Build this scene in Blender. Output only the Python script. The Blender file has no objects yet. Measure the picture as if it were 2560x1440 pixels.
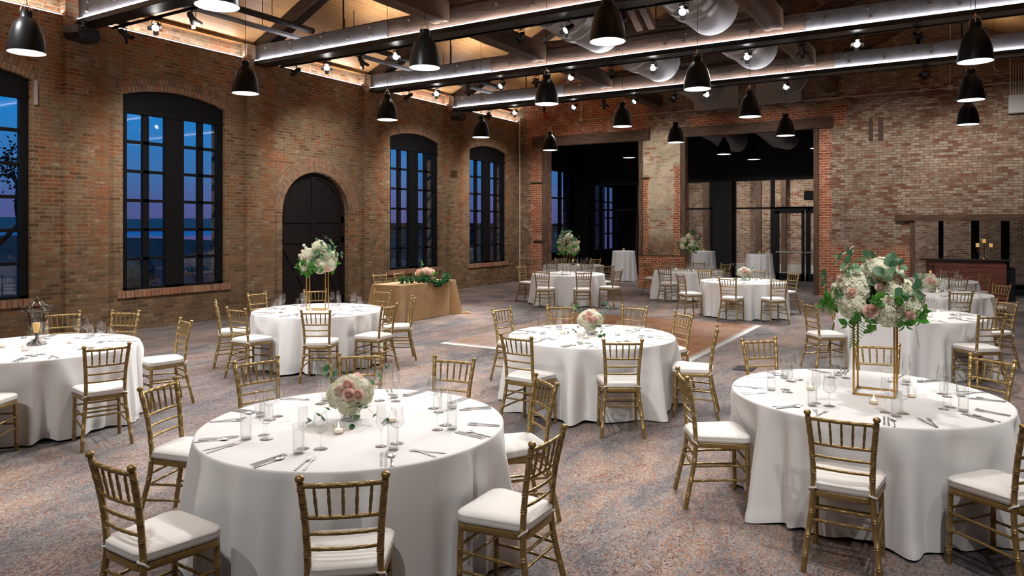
import bpy, math, random
from math import sin, cos, pi, radians, sqrt, atan2, hypot
from mathutils import Vector, Matrix, noise
from mathutils.geometry import tessellate_polygon
random.seed(7)
COL = bpy.context.scene.collection
KIDS = {}
# ------------------------------------------------------------------ mesh builder
class MB:
    def __init__(s): s.v = []; s.f = []
    def add(s, vs, fs):
        b = len(s.v); s.v += [tuple(p) for p in vs]; s.f += [tuple(b + i for i in f) for f in fs]; return s
    def box(s, x0, x1, y0, y1, z0, z1):
        return s.add([(x0,y0,z0),(x1,y0,z0),(x1,y1,z0),(x0,y1,z0),(x0,y0,z1),(x1,y0,z1),(x1,y1,z1),(x0,y1,z1)],
                     [(0,3,2,1),(4,5,6,7),(0,1,5,4),(1,2,6,5),(2,3,7,6),(3,0,4,7)])
    def bbox(s, x0, x1, y0, y1, z0, z1, b=0.004):   # box with chamfered edges
        vs = []; 
        for (z, i) in ((z0, b), (z0 + b, 0), (z1 - b, 0), (z1, b)):
            X0, X1, Y0, Y1 = x0 + i, x1 - i, y0 + i, y1 - i
            c = b
            vs += [(X0+c,Y0,z),(X1-c,Y0,z),(X1,Y0+c,z),(X1,Y1-c,z),(X1-c,Y1,z),(X0+c,Y1,z),(X0,Y1-c,z),(X0,Y0+c,z)]
        fs = [tuple(range(7, -1, -1)), tuple(range(24, 32))]
        for r in range(3):
            for k in range(8):
                a = r*8+k; c2 = r*8+(k+1) % 8; fs.append((a, c2, c2+8, a+8))
        return s.add(vs, fs)
    def rings(s, rings, closed=True, cap0=False, cap1=False):
        n = len(rings[0]); vs = [p for r in rings for p in r]; fs = []
        for i in range(len(rings)-1):
            for k in range(n if closed else n-1):
                a = i*n+k; b = i*n+(k+1) % n; fs.append((a, b, b+n, a+n))
        if cap0: fs.append(tuple(range(n-1, -1, -1)))
        if cap1: fs.append(tuple(range((len(rings)-1)*n, len(rings)*n)))
        return s.add(vs, fs)
    def lathe(s, prof, n=24, c=(0,0,0), cap0=True, cap1=True):
        R = [[(c[0]+r*cos(2*pi*k/n), c[1]+r*sin(2*pi*k/n), c[2]+z) for k in range(n)] for r, z in prof]
        return s.rings(R, True, cap0, cap1)
    def tube(s, pts, rad, n=8, cap=True):
        pts = [Vector(p) for p in pts]
        if not hasattr(rad, '__len__'): rad = [rad]*len(pts)
        R = []; up = None
        for i, p in enumerate(pts):
            t = (pts[min(i+1, len(pts)-1)] - pts[max(i-1, 0)]).normalized()
            if up is None:
                up = Vector((0,0,1)) if abs(t.z) < .9 else Vector((1,0,0))
            u = (up - t*up.dot(t)).normalized(); w = t.cross(u); up = u
            R.append([tuple(p + (u*cos(2*pi*k/n) + w*sin(2*pi*k/n))*rad[i]) for k in range(n)])
        return s.rings(R, True, cap, cap)
    def bar(s, a, b, w, h):     # square bar from a to b, w horizontal, h the other way
        a = Vector(a); b = Vector(b); t = (b-a).normalized()
        u = t.cross(Vector((0,0,1)))
        u = u.normalized() if u.length > 1e-4 else Vector((1,0,0))
        v = u.cross(t)
        R = [[tuple(p + u*sx*w/2 + v*sy*h/2) for sx, sy in ((-1,-1),(1,-1),(1,1),(-1,1))] for p in (a, b)]
        return s.rings(R, True, True, True)
    def poly(s, outer, holes, fn):   # flat polygon with holes; fn maps (u,v) -> xyz
        loops = [outer] + holes
        flat = [p for l in loops for p in l]
        tri = tessellate_polygon([[Vector((p[0], p[1], 0)) for p in l] for l in loops])
        return s.add([fn(*p) for p in flat], [tuple(t) for t in tri])
    def ball(s, c, r, n=10, m=7, sz=1.0, jit=0):
        P = [(r*sin(pi*i/m) if 0 < i < m else 1e-4, -r*sz*cos(pi*i/m)) for i in range(m+1)]
        b = len(s.v); s.lathe(P, n, c, False, False)
        if jit:
            for i in range(b, len(s.v)):
                p = Vector(s.v[i]); d = p - Vector(c); s.v[i] = tuple(Vector(c) + d*(1 + jit*noise.noise(p*6/ r*.2 + Vector(c))))
        return s
    def xf(s, M):
        o = MB(); o.v = [tuple(M @ Vector(p)) for p in s.v]; o.f = list(s.f); return o
    def join(s, o, M=None):
        s.add([tuple(M @ Vector(p)) for p in o.v] if M else o.v, o.f); return s
    def mesh(s, name, mat, smooth=False):
        me = bpy.data.meshes.new(name); me.from_pydata(s.v, [], s.f); me.update()
        me.validate()
        if mat: me.materials.append(mat)
        if smooth: me.shade_smooth() if smooth is True else me.set_sharp_from_angle(angle=smooth)
        if smooth and smooth is not True:
            me.polygons.foreach_set('use_smooth', [True]*len(me.polygons)); me.set_sharp_from_angle(angle=smooth)
        return me
def link(o, parent=None):
    COL.objects.link(o)
    if parent is not None:
        o.parent = parent; KIDS.setdefault(parent.name, []).append(o)
    return o
def obj(name, mb, mat, parent=None, smooth=False, loc=None, rot=None):
    me = mb if isinstance(mb, bpy.types.Mesh) else mb.mesh(name, mat, smooth)
    o = bpy.data.objects.new(name, me)
    if loc: o.location = loc
    if rot: o.rotation_euler = rot
    return link(o, parent)
def tag(o, label=None, cat=None, group=None, kind=None):
    if label: o['label'] = label
    if cat: o['category'] = cat
    if group: o['group'] = group
    if kind: o['kind'] = kind
    return o
def thing(name, label, cat, loc=(0,0,0), rz=0, group=None):
    o = bpy.data.objects.new(name, None); o.empty_display_size = .1; o.location = loc; o.rotation_euler = (0,0,rz)
    COL.objects.link(o); return tag(o, label, cat, group)
def single(name, mb, mat, label, cat, group=None, smooth=False, loc=None, rot=None):
    return tag(obj(name, mb, mat, None, smooth, loc, rot), label, cat, group)
def struct(name, mb, mat, smooth=False, parent=None):
    o = obj(name, mb, mat, parent, smooth)
    if parent is None: o['kind'] = 'structure'
    return o
def dup(src, loc=None, rz=None, label=None, group=None, parent=None, scale=None, rot=None):
    c = src.copy(); COL.objects.link(c)
    if parent is not None: c.parent = parent; KIDS.setdefault(parent.name, []).append(c)
    if loc is not None: c.location = loc
    if rz is not None: c.rotation_euler = (0,0,rz)
    if rot is not None: c.rotation_euler = rot
    if scale is not None: c.scale = (scale,)*3
    if label: c['label'] = label
    if group: c['group'] = group
    for k in KIDS.get(src.name, []): dup(k, parent=c)
    return c
class Proto:            # first use hands out the thing itself, later uses a copy of it and its parts
    def __init__(s, make): s.make = make; s.src = None
    def __call__(s, loc, rz=0, label=None, group=None, scale=None, rot=None):
        if s.src is None:
            s.src = s.make(); o = s.src; o.location = loc; o.rotation_euler = rot or (0,0,rz)
            if scale: o.scale = (scale,)*3
            if label: o['label'] = label
            if group: o['group'] = group
            return o
        return dup(s.src, loc, rz, label, group, None, scale or 1, rot)
# ------------------------------------------------------------------ materials
class NT:
    def __init__(s, name):
        s.m = bpy.data.materials.new(name); s.m.use_nodes = True; s.t = s.m.node_tree
        s.b = s.t.nodes['Principled BSDF']; s.out = s.t.nodes['Material Output']
    def n(s, typ, **kw):
        x = s.t.nodes.new('ShaderNode'+typ)
        for k, v in kw.items():
            if k in x.bl_rna.properties.keys(): setattr(x, k, v)
            else: s.set(x, k, v)
        return x
    def set(s, node, key, v):
        i = node.inputs[key.replace('_', ' ')] if isinstance(key, str) else node.inputs[key]
        if isinstance(v, bpy.types.NodeSocket): s.t.links.new(v, i)
        else:
            if hasattr(i.default_value, '__len__') and hasattr(v, '__len__') and len(v) == 3 and len(i.default_value) == 4: v = (*v, 1)
            i.default_value = v
    def pos(s): return s.n('NewGeometry').outputs['Position']
    def objc(s): return s.n('TexCoord').outputs['Object']
    def noise(s, vec, scale, detail=4, rough=.6, dist=0):
        return s.n('TexNoise', Vector=vec, Scale=scale, Detail=detail, Roughness=rough, Distortion=dist).outputs['Fac']
    def mapping(s, vec, scale=(1,1,1), rot=(0,0,0), loc=(0,0,0)):
        return s.n('Mapping', Vector=vec, Scale=scale, Rotation=rot, Location=loc).outputs[0]
    def ramp(s, fac, stops, interp='LINEAR'):
        r = s.n('ValToRGB', Fac=fac); e = r.color_ramp; e.interpolation = interp
        while len(e.elements) < len(stops): e.elements.new(.5)
        for el, (p, c) in zip(e.elements, stops):
            el.position = p; el.color = (*c, 1) if hasattr(c, '__len__') else (c, c, c, 1)
        return r.outputs['Color']
    def mix(s, fac, a, b, blend='MIX'):
        x = s.n('Mix', data_type='RGBA', blend_type=blend)
        s.set(x, 0, fac); s.set(x, 6, a); s.set(x, 7, b); return x.outputs[2]
    def math(s, op, a, b=0, c=0, clamp=False):
        x = s.n('Math', operation=op); x.use_clamp = clamp; s.set(x, 0, a); s.set(x, 1, b); s.set(x, 2, c); return x.outputs[0]
    def rng(s, v, a, b, c=0, d=1):
        return s.n('MapRange', interpolation_type='SMOOTHSTEP', Value=v, From_Min=a, From_Max=b, To_Min=c, To_Max=d).outputs[0]
    def bump(s, h, strength=.3, dist=.01):
        s.set(s.b, 'Normal', s.n('Bump', Height=h, Strength=strength, Distance=dist).outputs[0])
    def P(s, **kw):
        for k, v in kw.items(): s.set(s.b, k, v)
        return s
def plain(name, col, rough=.5, metal=0, vary=0, scale=20, bump=0, **kw):
    t = NT(name); t.P(Roughness=rough, Metallic=metal, **kw)
    c = (*col, 1)
    if vary or bump:
        f = t.noise(t.objc(), scale, 5)
        if vary:
            d = tuple(max(0, x*(1-vary)) for x in col); l = tuple(min(1, x*(1+vary)) for x in col)
            t.set(t.b, 'Base Color', t.ramp(f, [(.3, d), (.7, l)]))
        else: t.set(t.b, 'Base Color', c)
        if bump: t.bump(f, bump, .004)
    else: t.set(t.b, 'Base Color', c)
    return t.m
def emit(name, col, strength):
    t = NT(name); t.P(Base_Color=col, Emission_Color=col, Emission_Strength=strength); return t.m
def wood(name, dark, light, rough=.6, axis=0, scale=1.0, bump=.3, spec=.4):
    t = NT(name); s = [6*scale]*3; s[axis] = .7*scale
    v = t.mapping(t.pos(), tuple(s)); f = t.noise(v, 3, 8, .65, .6)
    g = t.noise(t.pos(), 1.3, 3)
    f2 = t.math('ADD', t.math('MULTIPLY', f, .75), t.math('MULTIPLY', g, .25))
    mid = tuple((a+b)/2 for a, b in zip(dark, light))
    t.P(Roughness=rough, Base_Color=t.ramp(f2, [(.32, dark), (.5, mid), (.68, light)]), Specular_IOR_Level=spec); t.bump(f, bump, .006)
    return t.m
def glassy(name, tint=(.97,.98,.98), edge=(.55,.6,.6), ior=1.5, gl=1.0, f0=.035, f1=.5):
    t = NT(name); t.t.nodes.remove(t.b)
    lw = t.n('LayerWeight', Blend=.35)
    col = t.mix(t.math('POWER', lw.outputs['Facing'], 2.8), tint, edge)
    tr = t.n('BsdfTransparent', Color=col); g = t.n('BsdfGlossy', Roughness=.03, Color=(gl, gl, gl))
    f5 = t.n('LayerWeight', Blend=.5)
    fr = t.math('MULTIPLY_ADD', t.math('POWER', f5.outputs['Facing'], 4.0), f1, f0)
    mx = t.n('MixShader'); t.set(mx, 0, fr); t.set(mx, 1, tr.outputs[0]); t.set(mx, 2, g.outputs[0])
    t.t.links.new(mx.outputs[0], t.out.inputs[0]); return t.m
def brick(name, ramp, mortar, rules=(), bw=.215, rh=.072, ms=.009, bump=.5, stain=((.10,.075,.055), .35), eff=(.52,.45,.38), effamt=.35, tint=None, paint=None):
    """worn brickwork; rules = [(mask(t,x,y,z,n) -> socket, ramp, mortar)] change the brick itself in parts of the wall"""
    t = NT(name); P = t.pos(); sp = t.n('SeparateXYZ', Vector=P).outputs; x, y, z = sp[0], sp[1], sp[2]
    u = t.math('ADD', x, y)
    wob = t.n('TexNoise', Vector=P, Scale=7., Detail=3.)
    wu = t.math('MULTIPLY_ADD', wob.outputs['Fac'], .018, -.009)
    vec = t.n('CombineXYZ', X=t.math('ADD', u, wu), Y=t.math('ADD', z, t.math('MULTIPLY', wu, .6)), Z=0.0).outputs[0]
    def tex(w, h, m):
        b = t.n('TexBrick', Vector=vec, Color1=(0,0,0), Color2=(1,1,1), Mortar=(.5,.5,.5), Scale=1.0, Mortar_Size=m, Mortar_Smooth=.25, Bias=0.0, Brick_Width=w, Row_Height=h)
        b.offset = .5; return b
    b = tex(bw, rh, ms); rnd = b.outputs['Color']; mf = b.outputs['Fac']
    nb = t.noise(P, 1.1, 5, .6); ns = t.noise(P, 38, 5, .7); nm = t.noise(P, 4.5, 4, .65)
    R2 = lambda rp: [(.28+.44*p, c) for p, c in rp]
    sel = t.math('ADD', t.math('MULTIPLY', rnd, .36), t.math('MULTIPLY', nb, .64))
    sel = t.math('ADD', sel, t.math('MULTIPLY_ADD', ns, .24, -.12))
    col = t.ramp(sel, R2(ramp)); mor = mortar
    for mask, rp, mt in rules:
        m = mask(t, x, y, z, t.noise(P, 2.3, 5, .65))
        col = t.mix(m, col, t.ramp(sel, R2(rp))); mor = t.mix(m, mor, mt)
    # lime bloom and worn faces, brick by brick
    e = t.math('MULTIPLY', t.rng(nm, .52, .66), t.rng(ns, .42, .62))
    e = t.math('MULTIPLY', e, t.math('MULTIPLY', t.rng(rnd, .35, .9), effamt*2.2), clamp=True)
    col = t.mix(e, col, eff)
    n3 = t.noise(P, 60, 3, .8); col = t.mix(t.math('MULTIPLY', t.rng(t.math('ADD', t.math('MULTIPLY', n3, .6), t.math('MULTIPLY', nm, .4)), .565, .62), effamt*1.3, clamp=True), col, eff)
    col = t.mix(t.math('MULTIPLY', t.rng(t.noise(P, 14, 4, .7), .56, .68), .45), col, (.06,.04,.03))
    col = t.mix(t.math('MULTIPLY', mf, .9), col, mor)
    col = t.mix(t.math('MULTIPLY', t.rng(nb, .5, .72), stain[1]), col, stain[0])
    dn = t.ramp(t.noise(P, .8, 5, .65, .6), [(.3,(.62,.60,.58)),(.5,(.95,.93,.9)),(.7,(1.12,1.06,1.0))]); col = t.mix(.85, col, dn, 'MULTIPLY')
    if tint: col = t.mix(1.0, col, tint, 'MULTIPLY')
    if paint: col = t.mix(t.math('GREATER_THAN', y, paint), col, (.009,.009,.010))
    t.P(Base_Color=col, Roughness=.93, Specular_IOR_Level=.25)
    h = t.math('SUBTRACT', t.math('MULTIPLY', t.noise(P, 22, 4, .7), .55), mf)
    t.bump(h, bump, .012)
    return t.m
# ================================================================== ROOM (metres; +y runs along the window wall, +x away from it)
XL, XR, YB, YF, XM = -13.3, 2.7, 21.9, -6.0, -5.3
EAVE, SL = 5.95, .485
TY = [7.0, 10.75, 14.4, 18.08]
TAN = [(.10,(.13,.08,.052)),(.3,(.205,.14,.095)),(.45,(.24,.165,.115)),(.55,(.215,.135,.09)),(.62,(.26,.115,.06)),(.7,(.23,.16,.11)),(.95,(.29,.21,.15))]
RED = [(.1,(.20,.05,.026)),(.4,(.32,.092,.045)),(.6,(.27,.075,.038)),(.9,(.37,.13,.07))]
PALE = [(.1,(.15,.06,.038)),(.25,(.19,.11,.075)),(.4,(.27,.21,.165)),(.55,(.36,.30,.24)),(.66,(.20,.11,.075)),(.8,(.30,.24,.19)),(.95,(.19,.065,.04))]
PLAST = [(.1,(.38,.30,.22)),(.5,(.50,.42,.32)),(.78,(.44,.36,.27)),(.92,(.32,.13,.07))]
MOR_L = (.30,.225,.165); MOR_D = (.12,.09,.066); MOR_W = (.52,.38,.27)
def m_streak(t, x, y, z, n):      # rusty runs beside the wall piers
    d = t.math('PINGPONG', t.math('ADD', y, -7.3), 1.845)
    return t.math('MULTIPLY', t.rng(t.math('ADD', d, t.math('MULTIPLY', n, .9)), .35, .75, 1, 0), .85)
def m_low(t, x, y, z, n): return t.rng(t.math('ADD', z, t.math('MULTIPLY', n, 1.6)), 2.1, 2.5, 1, 0)
GREYB = [(.1,(.11,.075,.05)),(.4,(.21,.14,.095)),(.6,(.24,.12,.07)),(.9,(.27,.19,.13))]
M_WL = brick('window_wall_brick', TAN, MOR_L, [(lambda t, x, y, z, n: t.math('MULTIPLY', t.rng(t.math('ADD', n, t.math('MULTIPLY', z, .018)), .56, .64), .85), [(.1,(.20,.075,.04)),(.5,(.32,.11,.05)),(.9,(.25,.13,.08))], MOR_L), (m_streak, [(.2,(.25,.08,.035)),(.6,(.36,.125,.05)),(.9,(.28,.15,.08))], MOR_D), (m_low, GREYB, (.20,.15,.11))], bw=.215, rh=.0695, ms=.0105, tint=(1.0,1.03,.95), paint=22.0)
def box_mask(x0, x1, z0, z1, e=.16, wob=.55):
    def f(t, x, y, z, n):
        w = t.math('MULTIPLY_ADD', n, wob, -wob/2)
        a = t.rng(t.math('ADD', x, w), x0-e*.3, x0+e*.3); b = t.rng(t.math('ADD', x, w), x1-e*.3, x1+e*.3, 1, 0)
        c = t.rng(t.math('ADD', z, w), z0-e, z0+e); d = t.rng(t.math('ADD', z, w), z1-e, z1+e, 1, 0)
        return t.math('MULTIPLY', t.math('MULTIPLY', a, b), t.math('MULTIPLY', c, d))
    return f
M_WB = brick('doorway_wall_brick', PALE, MOR_D, [
    (box_mask(-20,-12.45,-1,12), GREYB, MOR_D), (box_mask(-8.9,-7,-1,4.9,.1,.1), PLAST, (.46,.38,.29)), (box_mask(-8.9,-7,-1,1.6,.3), GREYB, MOR_D),
    (box_mask(-3.6,-.2,-1,1.35,.25), RED, MOR_W), (box_mask(-12.9,-8.4,4.75,7.3,.1), RED, MOR_W), (box_mask(-7.1,-2.6,4.75,5.35,.1), RED, MOR_W),
    (box_mask(-12.75,-12.0,-1,4.9,.1,.35), RED, MOR_W), (box_mask(-8.75,-8.42,-1,3.6,.1,.35), RED, MOR_W), (box_mask(-7.55,-7.1,-1,3.9,.1,.35), RED, MOR_W),
    (box_mask(-3.5,-3.02,-1,5,.1,.35), RED, MOR_W), (box_mask(-9,4,7.2,12,.6), TAN, MOR_D), (box_mask(-8.3,4,5.9,7.4,.3), TAN, MOR_D)], effamt=.5, stain=((.13,.09,.065), .3))
M_BACK = brick('passage_brick', PALE, MOR_W, [], effamt=.5)
def isl(name, cols, mortarish=.0):       # loose header / voussoir bricks: one colour per brick
    t = NT(name); r = t.n('NewGeometry').outputs['Random Per Island']
    c = t.ramp(r, cols); f = t.noise(t.pos(), 30, 5, .7)
    c = t.mix(t.rng(f, .45, .7), c, (.35,.27,.2)); t.P(Base_Color=c, Roughness=.95); t.bump(f, .5, .008); return t.m
M_VOUS = isl('voussoir_brick', [(0,(.16,.10,.065)),(.3,(.25,.15,.09)),(.6,(.28,.18,.12)),(.8,(.31,.11,.055)),(1,(.3,.2,.13))])
M_SILL = isl('sill_brick', [(0,(.2,.11,.07)),(.4,(.36,.13,.07)),(.7,(.3,.18,.12)),(1,(.4,.2,.12))])
M_BLACK = plain('black_painted_steel', (.007,.007,.009), .5, Specular_IOR_Level=.2); M_BLACKWOOD = plain('black_painted_wood', (.012,.009,.010), .6, vary=.3, scale=8, bump=.1, Specular_IOR_Level=.25)
M_GLASS = glassy('window_glass', (.93,.94,.95), (.85,.88,.9), f0=.05)
M_TIMBER = wood('old_dark_timber', (.018,.010,.007), (.10,.058,.038), .8, 0, 1, 1.0)
M_TIMBERY = wood('old_dark_beam', (.026,.014,.008), (.13,.07,.038), .75, 1, 1, .6)
M_JAMB = wood('weathered_jamb_timber', (.028,.015,.010), (.14,.082,.052), .8, 2, 1.2, .6)
M_LINT = wood('lintel_timber', (.022,.012,.008), (.12,.065,.038), .8, 0, 1.2, .6)
M_PLY = wood('warm_plywood', (.44,.22,.085), (.66,.37,.155), .38, 1, .8, .06, .5)
M_PLYE = plain('plywood_edge', (.26,.13,.045), .5)
M_GAL = plain('galvanised_steel', (.42,.42,.43), .38, .75, vary=.1, scale=3)
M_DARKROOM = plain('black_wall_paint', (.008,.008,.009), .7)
# ---------------- carpet
t = NT('speckled_carpet'); P = t.pos()
pst = t.mapping(P, (1, .42, 1), (0,0,radians(38)))
big = t.noise(pst, .75, 4, .6, .8); mid = t.noise(pst, 3.2, 5, .65, .5); lo = t.noise(P, .33, 3, .5)
wv = t.n('VectorMath', operation='MULTIPLY_ADD'); nz = t.n('TexNoise', Vector=P, Scale=90., Detail=3.); t.set(wv, 0, nz.outputs['Color']); t.set(wv, 1, (.03,.03,0)); t.set(wv, 2, P)
vo = t.n('TexVoronoi', Vector=t.mapping(wv.outputs[0], (1,.62,1), (0,0,radians(38))), Scale=125.0); cs = t.n('SeparateColor', Color=vo.outputs['Color']).outputs
base = t.ramp(t.math('ADD', t.math('MULTIPLY', mid, .5), t.math('ADD', t.math('MULTIPLY', cs[2], .14), t.math('MULTIPLY_ADD', big, .28, .04))), [(.36,(.072,.066,.068)),(.43,(.135,.132,.145)),(.5,(.21,.20,.205)),(.56,(.31,.28,.26)),(.66,(.43,.385,.35))])
pr = t.rng(t.math('ADD', t.math('MULTIPLY', big, .6), t.math('MULTIPLY', mid, .4)), .42, .62, 1.02, .62)
c = t.mix(t.math('MULTIPLY', t.math('GREATER_THAN', cs[0], pr), .8), base, (.32,.125,.05))
pm = t.rng(t.math('ADD', t.math('MULTIPLY', lo, .5), t.math('MULTIPLY', t.noise(pst, 1.9, 4, .6, .5), .5)), .46, .6, .95, .62)
c = t.mix(t.math('MULTIPLY', t.math('GREATER_THAN', cs[1], pm), .8), c, (.075,.028,.022))
c = t.mix(t.math('MULTIPLY', t.rng(lo, .48, .62), .35), c, (.085,.082,.09))
t.P(Base_Color=t.mix(1.0, c, (.88,.86,.84), 'MULTIPLY'), Roughness=.97, Specular_IOR_Level=.1, Sheen_Weight=.1); t.bump(t.math('ADD', cs[2], mid), .3, .008)
M_CARPET = t.m
struct('floor', MB().add([(-14,-6.5,0),(3.5,-6.5,0),(3.5,27.4,0),(-14,27.4,0)], [(0,1,2,3)]), M_CARPET)
struct('floor_passage', MB().add([(-14,27.4,0),(3.5,27.4,0),(3.5,33.2,0),(-14,33.2,0)], [(0,1,2,3)]), plain('concrete_floor', (.25,.24,.23), .25, vary=.2, scale=2))
# ---------------- window wall (x = XL)
WZ0, WSP, WCR, HW = .75, 4.42, 4.6, 1.1
WY = [5.08, 8.85, 16.29, 20.09]
def seg_arch(yc, hw, zs, zc, n=14):
    h = zc - zs; R = (hw*hw + h*h)/(2*h); c = zc - R; a0 = math.asin(hw/R)
    return [(yc + R*sin(a), c + R*cos(a)) for a in [a0 - 2*a0*i/n for i in range(n+1)]], R, c, a0
def win_outline(yc):
    return [(yc-HW, WZ0), (yc+HW, WZ0)] + seg_arch(yc, HW, WSP, WCR)[0]
DY, DHW, DSP = 12.54, 1.06, 2.28
door_out = [(DY-DHW, 0.0), (DY+DHW, 0.0)] + [(DY + DHW*cos(pi*i/24), DSP + .98*sin(pi*i/24)) for i in range(25)]
# door opening reaches the floor: build the wall polygon round it
mb = MB()
W2 = [(25.3, 4.15), (30.3, 3.75)]
holes = [win_outline(y) for y in WY] + [[(c-.95,.9),(c+.95,.9),(c+.95,h),(c-.95,h)] for c, h in W2]
outer = [(YF,0), (DY-DHW,0)] + list(reversed(door_out[2:])) + [(DY+DHW,0), (33.0,0), (33.0,5.63), (YF,5.63)]
mb.poly(outer, holes, lambda u, v: (XL, u, v))
for h in holes + [door_out[1:]+[door_out[0]]]:       # reveals
    n = len(h); vs = [(XL, *p) for p in h] + [(XL-.45, *p) for p in h]
    mb.add(vs, [(i, (i+1) % n, (i+1) % n + n, i+n) for i in range(n)])
mb.add([(XL,YF,5.63),(XL,33,5.63),(XL-.10,33,5.63),(XL-.10,YF,5.63),(XL-.10,33,5.93),(XL-.10,YF,5.93)], [(0,1,2,3),(3,2,4,5)])
mb.add([(XL-.45,YF,0),(XL-.45,33,0),(XL-.45,33,.75),(XL-.45,YF,.75)], [(0,1,2,3)])
struct('wall_left', mb, M_WL)
piers = [3.35] + [y + .05 for y in TY]
for i, y in enumerate(piers):
    struct('trim_%d' % (i+1), MB().box(XL-.12, XL+.11, y-.37, y+.37, 0, 5.93), M_WL)
# arches and sills of separate bricks
def voussoirs(yc, R, zc, a0, a1, rows, w=.072, d=.115, squash=1):
    m = MB()
    for r in range(rows):
        r0 = R + .006 + r*(d+.008); n = int((a1-a0)*(r0+d/2)/w)
        for k in range(n):
            A = a0 + (a1-a0)*(k+.06)/n; B = a0 + (a1-a0)*(k+.94)/n; o = .012 + .006*random.random(); j = .006*(random.random()-.5)
            q = [(yc + rr*sin(a), zc + rr*cos(a)*squash) for rr, a in ((r0+j,A),(r0+j,B),(r0+d+j,B),(r0+d+j,A))]
            vs = [(XL-.02,*p) for p in q] + [(XL+o,*p) for p in q]
            m.add(vs, [(4,5,6,7),(0,1,5,4),(1,2,6,5),(2,3,7,6),(3,0,4,7)])
    return m
wl = bpy.data.objects['wall_left']
for yc in WY:
    _, R, c, a0 = seg_arch(yc, HW, WSP, WCR)
    struct('brick_arch', voussoirs(yc, R, c, -a0*1.03, a0*1.03, 2), M_VOUS, parent=wl)
    m = MB(); n = 30
    for k in range(n):
        y0 = yc - 1.22 + 2.44*k/n; o = .03 + .012*random.random()
        m.box(XL-.1, XL+o, y0+.004, y0+.073, .615+.006*random.random(), .742)
    struct('brick_sill', m, M_SILL, parent=wl)
struct('brick_arch', voussoirs(DY, DHW, DSP, -pi/2, pi/2, 3, squash=.94), M_VOUS, parent=wl)
# ---------------- windows
def window(i, yc, zt=4.12, cols=None, rows=6, z0=.78, zs=None, x=XL-.12, hw=HW, header=True):
    w = thing('window_%d' % i, None, None); w['kind'] = 'structure'
    cols = cols or [(-.98,-.65),(-.53,-.20),(.20,.53),(.65,.97)]
    f = MB(); X0, X1 = x-.05, x+.045
    edges = sorted([e for c in cols for e in c]); E = [-hw-.02] + edges + [hw+.02]
    for k in range(0, len(E), 2): f.box(X0, X1 if E[k+1]-E[k] > .2 or k in (0, len(E)-2) else X1-.02, yc+E[k], yc+E[k+1], z0-.03, zt+.03)
    ph = (zt-z0)/rows
    f.box(X0, X1, yc-hw-.02, yc+hw+.02, z0-.06, z0+.02)
    for r in range(1, rows): f.box(X0, X1-.02, yc-hw, yc+hw, z0+r*ph-.028, z0+r*ph+.028)
    if header:
        o, R, c, a0 = seg_arch(yc, hw+.02, WSP+.02, WCR+.02)
        pts = [(yc-hw-.02, zt), (yc+hw+.02, zt)] + o; n = len(pts)
        f.poly(pts, [], lambda u, v: (X1, u, v)).add([(X1, *p) for p in pts] + [(X0, *p) for p in pts], [(k, (k+1) % n, (k+1) % n+n, k+n) for k in range(n)])
        f.box(X0, X1+.02, yc-hw, yc+hw, zt-.02, zt+.05)
    else: f.box(X0, X1, yc-hw-.02, yc+hw+.02, zt-.02, zt+.1)
    obj('window_frame', f, M_BLACK, w)
    for c in cols: obj('pane', MB().box(x-.012, x-.006, yc+c[0]-.01, yc+c[1]+.01, z0, zt), M_GLASS, w)
    return w
for i, yc in enumerate(WY): window(i+1, yc)
window(5, 25.3, 4.12, [(-.85,-.04),(.16,.78)], 3, .92, hw=.95, header=False)
window(6, 30.3, 3.72, [(-.85,-.35),(-.22,.25),(.38,.85)], 4, .92, hw=.95, header=False)
# ---------------- arched door (pair of boarded leaves)
d = thing('door_1', None, None); d['kind'] = 'structure'
dx = XL-.16; f = MB(); n = len(door_out)
f.poly(door_out, [], lambda u, v: (dx, u, v)); obj('door_panel', f, M_BLACKWOOD, d)
def dstrip(m, a, b, w, t=.03):
    v = Vector((b[0]-a[0], b[1]-a[1])).normalized(); p = Vector((-v.y, v.x))*w/2
    q = [(a[0]+p.x,a[1]+p.y),(b[0]+p.x,b[1]+p.y),(b[0]-p.x,b[1]-p.y),(a[0]-p.x,a[1]-p.y)]
    m.add([(dx,*k) for k in q]+[(dx+t,*k) for k in q], [(4,5,6,7),(0,1,5,4),(1,2,6,5),(2,3,7,6),(3,0,4,7)])
m = MB(); arcs = [(DY+(DHW-.06)*cos(pi*i/24), DSP+.92*sin(pi*i/24)) for i in range(25)]
for i in range(24): dstrip(m, arcs[i], arcs[i+1], .13)
dstrip(m, (DY-DHW+.07,0), (DY-DHW+.07,DSP), .14); dstrip(m, (DY+DHW-.07,0), (DY+DHW-.07,DSP), .14)
dstrip(m, (DY,0), (DY,DSP+.9), .10, .035); dstrip(m, (DY-DHW+.03,2.12), (DY+DHW-.03,2.12), .16); dstrip(m, (DY-DHW+.03,1.62), (DY+DHW-.03,1.62), .14); dstrip(m, (DY-DHW+.03,.12), (DY+DHW-.03,.12), .2)
obj('door_rails', m, M_BLACKWOOD, d)
for s in (-1, 1):
    m = MB(); dstrip(m, (DY+s*.06,.2), (DY+s*(DHW-.12),1.56), .12, .028); dstrip(m, (DY+s*(DHW-.12),.2), (DY+s*.06,1.56), .12, .026); obj('door_brace', m, M_BLACKWOOD, d)
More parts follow.
